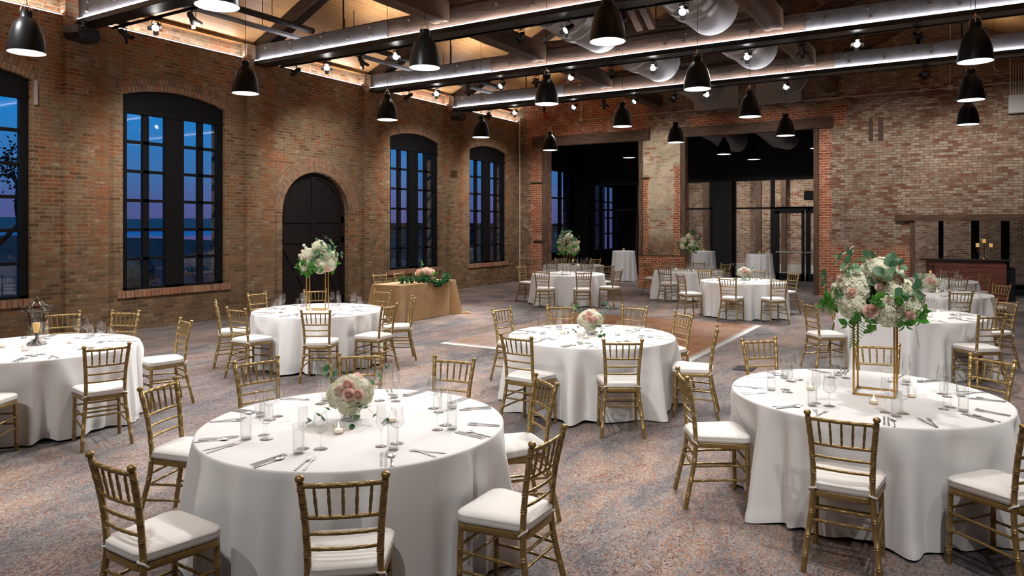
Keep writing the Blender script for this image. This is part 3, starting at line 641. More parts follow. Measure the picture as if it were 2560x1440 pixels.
# ---------------- dance floor
t = NT('parquet_dance_floor'); P = t.pos(); sp = t.n('SeparateXYZ', Vector=P).outputs
chk = t.n('TexChecker', Vector=t.n('CombineXYZ', X=sp[0], Y=sp[1], Z=.5).outputs[0], Scale=1/.305, Color1=(0,0,0), Color2=(1,1,1)).outputs['Fac']
w1 = t.n('TexBrick', Vector=P, Color1=(0,0,0), Color2=(1,1,1), Mortar=(0,0,0), Scale=1.0, Brick_Width=.305, Row_Height=.051, Mortar_Size=.0015); w1.offset = 0
w2 = t.n('TexBrick', Vector=t.mapping(P, (1,1,1), (0,0,pi/2)), Color1=(0,0,0), Color2=(1,1,1), Mortar=(0,0,0), Scale=1.0, Brick_Width=.305, Row_Height=.051, Mortar_Size=.0015); w2.offset = 0
f = t.mix(chk, w1.outputs['Color'], w2.outputs['Color'])
t.P(Base_Color=t.ramp(t.math('ADD', t.math('MULTIPLY', f, .7), t.math('MULTIPLY', t.noise(P, 3, 4), .3)), [(.1,(.13,.05,.018)),(.5,(.23,.095,.036)),(.9,(.32,.15,.062))]), Roughness=.4)
D = thing('dance_floor', 'square parquet dance floor with silver metal edging lying on the carpet', 'dance floor', (-5.35,12.2,0))
obj('parquet', MB().box(-1.98,1.98,-2.42,2.42,0,.02), t.m, D)
M_EDGE = plain('aluminium_edging', (.6,.6,.58), .4, .6)
for a, b in (((-2.06,-2.5),(2.06,-2.5)),((2.06,-2.5),(2.06,2.5)),((2.06,2.5),(-2.06,2.5)),((-2.06,2.5),(-2.06,-2.5))):
    v = Vector((b[0]-a[0], b[1]-a[1], 0)).normalized(); p = Vector((-v.y, v.x, 0))*.11; A = Vector((*a,.002)); B = Vector((*b,.002))
    obj('edge_trim', MB().add([tuple(A),tuple(B),tuple(B-v*.11+p+Vector((0,0,.02))),tuple(A+v*.11+p+Vector((0,0,.02)))], [(0,1,2,3)]), M_EDGE, D)
# ---------------- bar
BR = thing('bar_counter', 'dark red wooden bar counter with black top behind the low brick opening', 'bar', (.25,22.9,0))
M_MAH = wood('mahogany_panel', (.07,.02,.015), (.19,.055,.04), .4, 0, 1, .1)
m = MB()
for s in (-.93, -.165):
    for k in range(7): m.bbox(s, s+.72 if s < -.5 else s+.98, -.32, -.285, .03+k*.14, .165+k*.14, .004)
obj('front_panel', m.box(-.95,.84,-.285,.3,0,1.03), M_MAH, BR)
obj('frame', MB().box(-.21,-.165,-.33,-.28,0,1.03).box(.815,.86,-.33,.3,0,1.03).box(-.95,.86,-.33,-.28,.99,1.03), M_MAH, BR)
obj('counter_top', MB().bbox(-1.12,.96,-.4,.4,1.04,1.085,.01), plain('dark_stone_top', (.03,.022,.02), .15), BR, .5)
obj('side_shelf', MB().bbox(.86,1.06,-.2,.3,.0,.86,.006), M_BLACK, BR)
CB = thing('candelabra', 'ornate gold candelabra with three cream candles on the bar top', 'candelabra', (.63,22.85,1.085))
M_OLDG = plain('antique_gold', (.42,.26,.10), .35, .9)
M_WAX = plain('cream_wax', (.85,.62,.3), .5, Emission_Color=(1,.6,.22), Emission_Strength=.5)
obj('base', MB().lathe([(.07,0),(.075,.01),(.05,.025),(.02,.05),(.012,.1),(.018,.12),(.01,.14),(.01,.36),(.02,.38),(.02,.4),(.04,.42),(.045,.43)], 16), M_OLDG, CB, True)
m = MB()
for a in (0, pi):
    for sgn in (1,): m.join(MB().tube([(.0,0,.2),(.05,0,.16),(.11,0,.17),(.15,0,.22),(.15,0,.30)], .009, 6).tube([(.0,0,.28),(.04,0,.3),(.07,0,.26),(.05,0,.22),(.03,0,.24)], .006, 6).tube([(.15,0,.22),(.12,0,.26),(.09,0,.25)], .005, 6).lathe([(.01,.3),(.045,.31),(.045,.32)], 12, (.15,0,0)), Matrix.Rotation(a,4,'Z'))
for a in (pi/2, -pi/2): m.join(MB().tube([(.0,0,.2),(.04,0,.16),(.08,0,.2),(.06,0,.25)], .008, 6), Matrix.Rotation(a,4,'Z'))
obj('scroll_arms', m, M_OLDG, CB, True)
for x, z in ((-.15,.32),(0,.43),(.15,.32)): obj('candle', MB().lathe([(.04,z),(.041,z+.1),(.03,z+.095),(.0001,z+.095)], 16, (x,0,0)), M_WAX, CB, .6)
# ================================================================== CHAIRS
t = NT('antique_gold_paint'); f = t.noise(t.objc(), 30, 4)
t.P(Base_Color=t.ramp(f, [(.3,(.24,.158,.058)),(.7,(.35,.24,.095))]), Metallic=.55, Roughness=.36); t.bump(f, .08, .002); M_GOLD = t.m
t = NT('ivory_cushion'); f = t.noise(t.objc(), 9, 5, .6)
t.P(Base_Color=(.76,.735,.70), Roughness=.85, Sheen_Weight=.2); t.bump(f, .35, .012); M_CUSH = t.m
def bamboo(m, pts, r, rings_at, n=8, taper=0, knob=False):
    """pole with the paired turned rings of a bamboo-style chair"""
    pts = [Vector(p) for p in pts]; L = [0]
    for a, b in zip(pts, pts[1:]): L.append(L[-1]+(b-a).length)
    def at(s):
        for i in range(len(pts)-1):
            if s <= L[i+1] or i == len(pts)-2:
                f = (s-L[i])/(L[i+1]-L[i]); 
                p0, p1, p2, p3 = pts[max(i-1,0)], pts[i], pts[i+1], pts[min(i+2,len(pts)-1)]
                return .5*((2*p1)+(p2-p0)*f+(2*p0-5*p1+4*p2-p3)*f*f+(3*p1-p0-3*p2+p3)*f**3)
    S = [(0, r*.96), (L[-1], r*(1-taper))]
    for k in range(1, 10): S.append((L[-1]*k/10, r*(1-taper*k/10)))
    S = [x for x in S if all(abs(x[0]-q) > .016 for q in rings_at)]
    for q in rings_at:
        for o in (-.006, .006):
            rr = r*(1-taper*q/L[-1])
            S += [(q+o-.0035, rr), (q+o, rr*1.17), (q+o+.0035, rr)]
    S.sort(); P = [at(max(0, min(L[-1], s))) for s, _ in S]; R = [x[1] for x in S]
    if knob:
        d = (P[-1]-P[-2]).normalized(); e = P[-1]
        for h, k in ((.004,.75),(.008,.72),(.013,1.1),(.022,1.25),(.031,1.12),(.037,.6)): P.append(e+d*h); R.append(r*k)
    m.tube(P, R, n); return m
def make_chair():
    c = thing('chiavari_chair', '', 'chair')
    def o(nm, m): obj(nm, m, M_GOLD, c, radians(50))
    RL = [(.196,-.262,0),(.186,-.236,.13),(.168,-.200,.29),(.155,-.182,.43),(.153,-.186,.54),(.160,-.205,.70),(.176,-.243,.885)]
    for s in (-1, 1):
        o('leg', bamboo(MB(), [(x*s,y,z) for x,y,z in RL], .0165, [.10,.20,.335,.475,.575,.665,.745,.80,.86], 10, .06, True))
        o('leg', bamboo(MB(), [(.186*s,.176,0),(.182*s,.172,.22),(.178*s,.168,.43)], .0155, [.09,.20,.31], 10))
    m = MB()        # seat frame: rounded trapezoid
    def trap(k, z): 
        P = []
        for (cx, cy, a0) in ((.142*k,.132*k,0),(-.142*k,.132*k,pi/2),(-.105*k,-.140*k,pi),(.105*k,-.140*k,3*pi/2)):
            P += [(cx+.065*k*cos(a0+pi/2*i/4), cy+.065*k*sin(a0+pi/2*i/4), z) for i in range(5)]
        return P
    m.rings([trap(.99,.420), trap(1.0,.424), trap(1.0,.448), trap(.98,.455)], True, True, True); o('seat_frame', m)
    m = MB(); rr = []
    for k, z in ((.95,.455),(1.0,.462),(1.015,.478),(1.005,.494),(1.012,.497),(1.0,.500),(.93,.510),(.7,.517),(.3,.519)): rr.append([(x, y, zz - .004*cos(x*16)*0) for x, y, zz in trap(k, z)])
    m.rings(rr, True, True, True)
    for s in (-1, 1): m.tube([(.12*s,-.185,.47),(.15*s,-.205,.468),(.172*s,-.19,.46),(.178*s,-.17,.44)], .006, 5)
    obj('seat_cushion', m, M_CUSH, c, True)
    def back(z):    # point on the rear post at height z, with a bow for the rail
        for a, b in zip(RL, RL[1:]):
            if z <= b[2]: 
                f = (z-a[2])/(b[2]-a[2]); return a[0]+(b[0]-a[0])*f, a[1]+(b[1]-a[1])*f
        return RL[-1][0], RL[-1][1]
    for z, r in ((.874,.0115),(.728,.0095),(.655,.0085),(.585,.0085)):
        x, y = back(z); bow = .016 if z > .5 else .0
        P = [(x*(2*i/8-1), y - bow*(1-(2*i/8-1)**2), z) for i in range(9)]
        o('back_rail', bamboo(MB(), P, r, [2*x*q for q in (.2,.4,.6,.8)], 8))
    for k in range(5):
        q = (k-2)/2.9; x1, y1 = back(.735); x2, y2 = back(.868); b = .016*(1-q*q)
        P0 = Vector((x1*q*.98, y1-b, .735)); P1 = Vector((x2*q, y2-b, .868)); m = MB(); n = []
        pts = [P0.lerp(P1, i/10) for i in range(11)]; rad = [.0045,.0065,.0078,.006,.0078,.0085,.0078,.006,.0078,.0065,.0045]
        o('spindle', m.tube(pts, rad, 7))
    for z, r in ((.355,.0085),(.285,.0085)):
        x, y = back(z); o('stretcher', bamboo(MB(), [(-x,y,z),(0,y,z),(x,y,z)], r, [2*x*q for q in (.25,.5,.75)], 7))
    for z in (.33,.24): o('stretcher', bamboo(MB(), [(-.18,.17,z),(0,.17,z),(.18,.17,z)], .0085, [.09,.18,.27], 7))
    for s in (-1, 1):
        for z in (.30,.20):
            x, y = back(z-.01); o('stretcher', bamboo(MB(), [(x*s,y,z-.01),(.18*s,0,z),(.182*s,.17,z)], .0085, [.1,.2,.28], 7))
    return c
chair = Proto(make_chair)
# world angle of the octant that faces the camera is different at every table, so seats are named by room landmarks
TN = {'c':'the foremost rose-vase table','e':'the rose-vase table beside the dance floor','d':'the foremost tall-bouquet table','f':'the tall-bouquet table before the arched door','g':'the silver-lantern table',
 'h':'the round table behind the foremost tall bouquet','i':'the rose-vase table before the bar','j':'the low-bouquet table before the glass door','l':'the tall-bouquet table before the first brick doorway','k':'the tall-bouquet table by the brick pier','m':'the candle table in the brick corner','q':'the hindmost table beside the bar'}
TC = {'c':(-3.17,3.3),'d':(-.57,5.76),'e':(-3.46,7.28),'f':(-7.86,7.44),'g':(-7.87,3.72),'h':(-.55,11.25),'i':(-.35,14.98),'j':(-4.,16.15),'l':(-8.39,16.31),'k':(-6.2,19.15),'q':(-.5,18.5),'m':(-10.1,19.95)}
# (back-rail midpoint x, y, turn away from straight-at-the-table in degrees)
CH = {'c':[(-2.23,2.25,2),(-3.27,1.86,-2),(-4.59,2.93,-6),(-4.74,3.84,-5),(-4.23,4.47,-2),(-3.45,4.7,3),(-2.47,4.33,3),(-1.78,3.22,-5)],
 'd':[(-.55,4.40,-1),(-1.66,5.10,2),(-1.58,6.98,-7),(-.61,7.22,-12),(.24,6.95,1),(.40,4.80,-7)],
 'e':[(-2.67,6.28,8),(-3.63,5.97,-4),(-5.02,7.9,-13),(-4.52,8.56,9),(-3.62,8.93,9),(-2.85,8.58,11),(-2.14,7.5,-6)],
 'f':[(-6.85,6.44,12),(-7.92,6.10,-3),(-8.88,6.50,-10),(-9.49,7.69,-10),(-9.09,8.53,-7),(-8.03,8.98,7),(-6.50,7.4,-9),(-6.91,8.4,0)],
 'g':[(-6.46,3.62,14),(-9.35,4.7,-10),(-8.85,5.18,9),(-7.45,5.05,-2),(-6.93,2.72,5)],
 'h':[(.36,10.28,6),(-1.72,10.55,-8),(-1.56,12.32,0),(.6,12.25,2),(-.59,12.7,12)],
 'i':[(.06,13.68,-8),(.7,15.8,-8)], 'q':[(.03,17.2,0),(.55,19.3,0),(-.15,19.85,0)],
 'j':[(-3.98,14.80,6),(-3.02,15.04,3),(-5.15,15.35,-12),(-3.15,17.2,0),(-4.06,17.7,-4),(-5.19,17.23,0)],
 'k':[(-6.36,17.7,0),(-5.11,18.1,0),(-5.57,20.5,0),(-6.4,20.7,0),(-7.57,19.63,0),(-7.2,20.3,0),(-4.8,19.5,0)],
 'l':[(-8.29,14.77,-8),(-7.34,15.04,8),(-6.93,16.06,0),(-9.85,16.43,0),(-7.94,17.76,0)],
 'm':[(-10.01,18.4,0),(-9.05,18.75,0),(-11.5,20.07,0),(-11.1,21.0,0),(-9.99,21.35,0)]}
OCT = {-3:'front',-2:'front window-side',-1:'window-side'}
def side(key, x, y):
    cx, cy = TC[key]; a = (math.degrees(atan2(y-cy, x-cx)) - math.degrees(atan2(-cy, -cx)) + 720 + 22.5) % 360   # 0 = towards the camera
    return ['front','front bar-side','bar-side','rear bar-side','rear','rear window-side','window-side','front window-side'][int(a//45)]
SEAT = {}; ALLCH = []
for key, L in CH.items():
    cx, cy = TC[key]; used = {}
    for (mx, my, err) in L:
        r = hypot(mx-cx, my-cy); 
        if r < 1.30: mx, my = cx+(mx-cx)*1.30/r, cy+(my-cy)*1.30/r
        a = atan2(cy-my, cx-mx) - radians(err); ox, oy = mx+cos(a)*.235, my+sin(a)*.235
        sd = side(key, mx, my); used[sd] = used.get(sd, 0)+1
        lb = 'gold cushioned chair, %s seat of %s' % (sd, TN[key])
        if used[sd] > 1: lb = 'gold cushioned chair, second %s seat of %s' % (sd, TN[key])
        chair((ox, oy, 0), a-pi/2, lb, 'gold banquet chairs')
        ALLCH.append((ox, oy, a))
chair((-10.66,12.04,0), -pi/2-.25, 'gold chair behind the burlap table, its end nearer the arched door', 'gold banquet chairs')
chair((-10.66,12.75,0), -pi/2+.05, 'gold chair behind the burlap table, beside the pink flowers', 'gold banquet chairs')
# ================================================================== TABLECLOTHS
t = NT('white_table_linen'); f = t.noise(t.pos(), 3, 4)
t.P(Base_Color=(.79,.785,.78), Roughness=.8, Sheen_Weight=.25, Specular_IOR_Level=.2)
tw = t.n('TexWave', Vector=t.pos(), Scale=1.0); t.bump(f, .12, .02); M_LINEN = t.m
t = NT('grey_high_linen'); t.P(Base_Color=(.62,.61,.63), Roughness=.8, Sheen_Weight=.2); M_LINENG = t.m
def cloth(R, H, seed, amp=.155, seats=(), n=260, rows=18, flare=.05):
    rnd = random.Random(seed); T_ = []
    ph = [rnd.uniform(0, 2*pi) for _ in range(6)]; ks = [rnd.choice([11,12,13]), rnd.choice([17,19,20]), rnd.choice([27,31]), 5, 3, 31]
    def fold(a):
        w = a + .10*sin(3*a+ph[3]) + .06*sin(7*a+ph[4])
        v = .5+.5*sin(ks[0]*w+ph[0]); u = .5+.5*sin(ks[1]*w+ph[1]); q = .5+.5*sin(ks[2]*a+ph[2])
        return .55*v**1.6 + .33*u**2 + .12*q
    def env(a): return .55+.45*sin(2*a+ph[5])*sin(3*a+ph[4])
    R_ = []
    for i in range(1, 5): R_.append([(R*i/5*cos(2*pi*k/n), R*i/5*sin(2*pi*k/n), H) for k in range(n)])
    for rr, z in ((.985,0),(.997,-.004),(1.0,-.012)): R_.append([(R*rr*cos(2*pi*k/n), R*rr*sin(2*pi*k/n), H+z) for k in range(n)])
    for j in range(1, rows+1):
        t_ = j/rows; r = []
        for k in range(n):
            a = 2*pi*k/n; e = .6+.4*env(a)
            z = H-.012 - (H-.022)*t_ + (.018*(1-fold(a))+.01*sin(4*a+ph[0]))*t_
            rad = R + flare*.6*t_ + amp*e*(fold(a)-.42)*(t_**.7)*2.2
            if t_ > .93: rad += .015*sin(13*a+ph[1])
            zz = max(0, 1-abs(z-.40)/.30)
            for (sa, sd) in seats:
                d = abs((a-sa+pi) % (2*pi)-pi)*R
                if d < .34 and rad > sd-.02:
                    w = min(1, max(0, (.34-d)/.14)); w = w*w*(3-2*w)
                    zw = 1 if z < .5 else max(0, 1-(z-.5)/.2)
                    rad = rad*(1-w*zw) + min(rad, sd-.02)*w*zw
            r.append((rad*cos(a), rad*sin(a), max(z, .006)))
        R_.append(r)
    m = MB(); m.rings(R_, True)
    b = len(m.v); m.add([(0,0,H)], []); m.f += [(b, (k+1) % n, k) for k in range(n)]
    m.f = [tuple(reversed(q)) if len(q) == 4 else q[::-1] for q in m.f]
    return m
for key, (cx, cy) in TC.items():
    for ox, oy, a in ALLCH:
        if hypot(ox-cx, oy-cy) < 1.45:
            toward = cos(a)*(cx-ox)+sin(a)*(cy-oy) > 0
            SEAT.setdefault(key, []).append((atan2(oy-cy, ox-cx), hypot(ox-cx, oy-cy)-(.215 if toward else .3)))
sd_ = 11
for key, (cx, cy) in TC.items():
    sd_ += 1; far = cy > 14
    o = single('tablecloth', cloth(.914, .76, sd_, seats=SEAT.get(key, ()), n=160 if far else 280), M_LINEN, 'floor-length white cloth over ' + TN[key].replace('the ', '', 1).join(['the ','']), 'tablecloth', 'round tables under white cloths', True, (cx, cy, 0))
HT = [(-10.22,24.2,'high cocktail table in a grey cloth beyond the first brick doorway',1.07),(-7.72,25.5,'high cocktail table in a grey cloth by the black column',1.07),(-5.35,23.6,'high cocktail table in a grey cloth before the glass door',1.07)]
for i, (x, y, lb, h) in enumerate(HT):
    single('cocktail_tablecloth', cloth(.40, h, 70+i, .05, (), 120, 14, .10), M_LINENG, lb, 'tablecloth', 'high cocktail tables', True, (x, y, 0))
# burlap table
t = NT('golden_burlap'); P = t.pos(); f = t.noise(P, 5, 5, .7, .4)
wv = t.noise(t.mapping(P, (1,1,8)), 60, 2); wh = t.noise(t.mapping(P, (8,8,1)), 60, 2)
t.P(Base_Color=t.ramp(t.math('ADD', t.math('MULTIPLY', f, .6), t.math('MULTIPLY', wv, .4)), [(.35,(.36,.20,.075)),(.65,(.54,.33,.135))]), Roughness=.8, Sheen_Weight=.3)
t.bump(t.math('ADD', f, t.math('MULTIPLY', t.math('ADD', wv, wh), .2)), .5, .015); M_BURL = t.m
def rect_cloth(hx, hy, H, n=220, rows=16):
    R_ = []
    def base(k):
        s = k/n*4; q = int(s) % 4; f = s-int(s)
        c = [(hx,-hy),(hx,hy),(-hx,hy),(-hx,-hy)]; a, b = c[q], c[(q+1) % 4]
        return a[0]+(b[0]-a[0])*f, a[1]+(b[1]-a[1])*f
    for i in range(1, 5): R_.append([(base(k)[0]*i/4*(.998 if i == 4 else 1), base(k)[1]*i/4, H) for k in range(n)])
    R_.append([(base(k)[0], base(k)[1], H-.006) for k in range(n)])
    for j in range(1, rows+1):
        t_ = j/rows; r = []
        for k in range(n):
            x, y = base(k); s = k/n*4; f = s-int(s); dc = min(f, 1-f); q = int(s) % 4
            nx, ny = [(1,0),(0,1),(-1,0),(0,-1)][q]; side_len = 2*(hy if q % 2 == 0 else hx)
            dm = dc*side_len; cone = max(0, 1-dm/.20)
            sx, sy = (1 if x > 0 else -1), (1 if y > 0 else -1)
            out = .015*t_ + .012*sin(9*f*side_len+q)*t_
            px, py = x+nx*out, y+ny*out
            g = cone**1.3*t_*.11; crease = -.05*t_*math.exp(-((dm-.2)/.05)**2)
            px += sx*g*.7071*1.25 + nx*crease; py += sy*g*.7071*1.25 + ny*crease
            r.append((px, py, H-.006-(H-.012)*t_))
        R_.append(r)
    m = MB(); m.rings(R_, True); b = len(m.v); m.add([(0,0,H)], []); m.f += [(b, (k+1) % n, k) for k in range(n)]
    m.f = [tuple(reversed(q)) for q in m.f]; return m
single('burlap_tablecloth', rect_cloth(.38, .95, .76), M_BURL, 'golden burlap cloth to the floor on the long table below the third window', 'tablecloth', None, radians(60), (-9.97, 12.2, 0))
single('folded_burlap', MB().bbox(-.09,.09,-.05,.05,0,.03,.01).bbox(-.05,.07,-.03,.06,.03,.045,.006), M_BURL, 'small fold of burlap lying on the carpet at the table corner', 'cloth', None, False, (-9.42,13.32,0), (0,0,.3))
# ================================================================== GLASSES, CUTLERY, CANDLES
M_CRY = glassy('clear_crystal', (.985,.99,.99), (.24,.27,.28), f0=.10, f1=.9)
M_SILV = plain('polished_steel', (.72,.71,.70), .28, .9)
M_FLAME = emit('candle_flame', (1,.62,.22), 18); M_TEA = plain('warm_wax', (.95,.88,.76), .5, Emission_Color=(1,.7,.4), Emission_Strength=.25)
def glass(nm, parts):
    def f():
        g = thing(nm, '', nm.replace('_', ' '))
        for pn, prof, n in parts: obj(pn, MB().lathe(prof, n, (0,0,0), True, False), M_CRY, g, True)
        return g
    return Proto(f)
FOOT = [(.034,0),(.035,.001),(.02,.003),(.006,.006)]
flute = glass('champagne_flute', [('foot', FOOT, 20), ('stem', [(.0045,.005),(.0035,.03),(.0035,.075),(.006,.09)], 8), ('bowl', [(.004,.088),(.012,.098),(.027,.125),(.0275,.13),(.0225,.228)], 20)])
wine = glass('wine_glass', [('foot', [(r*1.12, z) for r, z in FOOT], 20), ('stem', [(.005,.005),(.0035,.03),(.0035,.075),(.006,.088)], 8), ('bowl', [(.004,.086),(.02,.090),(.041,.112),(.0415,.118),(.0305,.205)], 20)])
tumbler = glass('water_tumbler', [('tumbler_base', [(.028,0),(.029,.002),(.029,.014),(.0001,.016)], 20), ('tumbler_wall', [(.0295,.0),(.0305,.155)], 20)])
def make_votive():
    v = thing('votive_candle', '', 'votive candle')
    obj('glass_cup', MB().lathe([(.0001,0),(.027,0),(.029,.004),(.0315,.066)], 20, (0,0,0), False, False), M_CRY, v, True)
    obj('candle', MB().lathe([(.0245,.008),(.0245,.024),(.022,.026),(.0001,.025)], 16), M_TEA, v, .6)
    obj('flame', MB().lathe([(.001,.028),(.005,.034),(.0055,.040),(.003,.050),(.0005,.058)], 8), M_FLAME, v, True)
    return v
votive = Proto(make_votive)
def outline_extr(m, pts, z0, z1):
    n = len(pts); m.add([(x,y,z0) for x,y in pts]+[(x,y,z1) for x,y in pts], [tuple(range(n-1,-1,-1)), tuple(range(n,2*n))]+[(k,(k+1)%n,(k+1)%n+n,k+n) for k in range(n)]); return m
def handle(m):      # along +y is the working end
    prof = [(-.100,.0055,.0035),(-.098,.007,.004),(-.05,.0062,.0042),(0,.0042,.0045),(.03,.0035,.006)]
    m.rings([[(-w,y,z-.0022),(w,y,z-.0022),(w,y,z),(-w,y,z)] for y,w,z in prof], True, True, True); return m
def make_fork():
    m = handle(MB()); m.rings([[(-w,y,z-.002),(w,y,z-.002),(w,y,z),(-w,y,z)] for y,w,z in ((.03,.0035,.006),(.042,.007,.006),(.052,.0115,.004),(.060,.0122,.0045))], True, True, True)
    for k in range(4):
        x = -.0103+k*.00687; m.rings([[(x-.0017,y,z-.002),(x+.0017,y,z-.002),(x+.0017,y,z),(x-.0017,y,z)] for y,z in ((.058,.0045),(.08,.005),(.098,.010))], True, True, True)
    return single('fork', m, M_SILV, '', 'fork')
def make_spoon():
    m = handle(MB()); R_ = []
    for i in range(9):
        u = i/8; y = .03+.055*u; w = .0175*sin(pi*min(1, u*.93+.05))**.8+.002
        R_.append([(w*q, y, .007-.007*(1-q*q)*sin(pi*u)*.8) for q in (-1,-.6,-.2,.2,.6,1)])
    m.rings(R_, False); return single('spoon', m, M_SILV, '', 'spoon', None, True)
def make_knife():
    m = handle(MB()); m.rings([[(-w0,y,.002),(w1,y,.003),(w1,y,.0045),(-w0,y,.0045)] for y,w0,w1 in ((.03,.0035,.0035),(.04,.004,.0085),(.09,.004,.0095),(.108,.0035,.007),(.115,.003,.001))], True, True, True)
    return single('knife', m, M_SILV, '', 'knife')
fork, spoon, knife = Proto(make_fork), Proto(make_spoon), Proto(make_knife)
random.seed(21); ZT = .7605
OFF = {'c':-48,'d':-44,'e':-51,'f':-45,'g':-48,'h':-48,'i':-47,'j':-46,'l':-50,'k':-47,'q':-48,'m':-50}
for key, (cx, cy) in TC.items():
    near = key in 'cdefghij'
    for k in range(8):
        a = radians(OFF[key]+45*k+random.uniform(-2,2)); o = Vector((cos(a), sin(a))); r = Vector((-o.y, o.x))
        # seated person looks towards -o, so the right hand lies along +r
        sd = side(key, cx+o.x*1.2, cy+o.y*1.2); w = '%s setting of %s' % (sd, TN[key])
        def put(u, v): return (cx+o.x*u+r.x*v, cy+o.y*u+r.y*v, ZT)
        j = lambda s=.012: random.uniform(-s, s)
        tumbler(put(.60+j(), .23+j()), a, 'water tumbler, ' + w, 'water tumblers')
        wine(put(.49+j(), .26+j()), a, 'wine glass, ' + w, 'wine glasses')
        flute(put(.52+j(), .16+j()), a, 'champagne flute, ' + w, 'champagne flutes')
        if near:
            rz = a + pi/2 + radians(random.uniform(-6,6))
            for i, (sx, wd) in enumerate(((-.215,'outer'),(-.185,'inner'))): fork(put(.765+j(.005)+i*.008, sx), rz+radians(j(3)*10), '%s silver fork, %s' % (wd, w), 'silver forks')
            rz = a + pi/2 + radians(random.uniform(-6,6))
            for i, (sx, wd) in enumerate(((.175,'inner'),(.198,'outer'))): knife(put(.765+j(.005), sx), rz, '%s silver knife, %s' % (wd, w), 'silver knives')
            spoon(put(.775, .228), rz, 'silver spoon, ' + w, 'silver spoons')
vn = ['nearest the flowers','second','third','fourth']
VOT = {'c':[(-3.08,3.07),(-2.98,3.42),(-3.40,3.52)],'d':[(-.92,5.67),(-.27,5.8),(-.48,5.45)],'e':[(-3.76,7.18),(-3.4,7.03),(-3.2,7.41)],'f':[(-7.64,7.65),(-7.77,7.2),(-8.1,7.3)],'g':[(-7.7,3.53),(-7.81,4.0),(-8.1,3.5)],
 'h':[(-.3,11.0),(-.75,11.1)],'i':[(-.3,15.0),(-.6,15.2)],'j':[(-3.75,16.0),(-4.3,16.1)],'l':[(-7.95,16.1),(-8.6,15.95),(-8.7,16.5)],'k':[(-5.95,18.8),(-6.5,19.0)],'q':[(-.3,18.3)],'m':[(-9.8,19.7)]}
for key, L in VOT.items():
    cx, cy = TC[key]
    for i, (x, y) in enumerate(L):
        votive((x, y, ZT), 0, 'lit votive, %s of %s' % (side(key, x, y), TN[key]), 'lit glass votives')
for i, (x, y) in enumerate([(-9.78,11.62),(-9.76,11.74),(-9.74,11.88)]): votive((x, y, ZT), 0, 'lit votive on the burlap table, %s from the arched door' % ['first','second','third'][i], 'lit glass votives')
for i, (x, y) in enumerate([(-10.0,11.75),(-10.1,12.0)]): wine((x, y, ZT), 0, 'wine glass on the burlap table, %s' % ['closer to the arched door','closer to the pink flowers'][i], 'wine glasses')
for i, x in enumerate((.33,.42)): tumbler((x,22.85,1.0855), 0, 'short glass on the bar top, %s the candelabra' % ['farther from','closer to'][i], 'water tumblers', .7)
M_AMB = plain('amber_votive', (.55,.42,.12), .3, Emission_Color=(1,.75,.25), Emission_Strength=.15)
for i, (x, y, lb, h) in enumerate(HT):
    c = thing('pillar_candle', 'yellowish pillar candle on the ' + lb.split(' in a')[0] + [' beyond the first doorway',' by the black column',' before the glass door'][i], 'candle', (x+.02, y-.05, h+.001), 0, 'candles on the cocktail tables')
    obj('holder', MB().lathe([(.038,0),(.04,.10),(.037,.10),(.036,.02)], 16), M_CRY, c, True); obj('candle', MB().lathe([(.034,.003),(.034,.085),(.0001,.083)], 14), M_AMB, c, .6)
# ================================================================== FLOWERS
def leafmat(name, cols):
    t = NT(name); r = t.n('NewGeometry').outputs['Random Per Island']
    t.P(Base_Color=t.ramp(r, cols), Roughness=.45, Specular_IOR_Level=.4)
    tr = t.n('BsdfTranslucent', Color=t.ramp(r, cols)); mx = t.n('MixShader'); t.set(mx, 0, .35); t.set(mx, 1, t.b.outputs[0]); t.set(mx, 2, tr.outputs[0]); t.t.links.new(mx.outputs[0], t.out.inputs[0]); return t.m
M_EUC = leafmat('eucalyptus_leaf', [(0,(.05,.13,.065)),(.4,(.085,.19,.095)),(.7,(.14,.26,.14)),(1,(.045,.11,.06))])
M_LEAF = leafmat('fresh_green_leaf', [(0,(.02,.11,.012)),(.4,(.05,.21,.02)),(.75,(.10,.30,.04)),(1,(.03,.13,.02))])
M_IVY = leafmat('garland_leaf', [(0,(.015,.07,.02)),(.4,(.03,.13,.04)),(.8,(.07,.2,.09)),(1,(.03,.1,.05))])
M_HYD = leafmat('hydrangea_petal', [(0,(.78,.77,.58)),(.4,(.86,.84,.70)),(.75,(.90,.88,.78)),(1,(.66,.70,.42))])
M_WHT = leafmat('white_petal', [(0,(.86,.85,.74)),(1,(.9,.89,.82))])
M_ROSE = leafmat('pink_rose_petal', [(0,(.95,.64,.55)),(.5,(.96,.73,.65)),(1,(.97,.80,.73))]); M_BLUSH = leafmat('blush_rose_petal', [(0,(.86,.64,.54)),(.5,(.9,.72,.63)),(1,(.92,.79,.70))])
M_STEM = plain('green_stem', (.08,.13,.03), .6)
def leaf_shape(m, base, dirv, nrm, L, W, kind='round', bend=.15):
    d = Vector(dirv).normalized(); n = Vector(nrm); n = (n-d*n.dot(d)); n = n.normalized() if n.length > 1e-3 else d.orthogonal().normalized(); s = d.cross(n)
    prof = {'round':[(0,.08),(.12,.62),(.3,.95),(.5,1),(.7,.93),(.88,.6),(1,.1)],'point':[(0,.08),(.15,.6),(.35,1),(.55,.9),(.8,.45),(1,.02)],'ivy':[(0,.3),(.1,.9),(.3,1),(.4,.6),(.6,.62),(.8,.3),(1,.02)]}[kind]
    vs = []
    for u, w in prof:
        c = Vector(base) + d*L*u - n*L*bend*u*u
        for q in (-1, 0, 1): vs.append(tuple(c + s*q*W/2*w + n*(abs(q)*W*.10*w)))
    fs = [(i*3+q, i*3+q+1, (i+1)*3+q+1, (i+1)*3+q) for i in range(len(prof)-1) for q in (0, 1)]
    m.add(vs, fs)
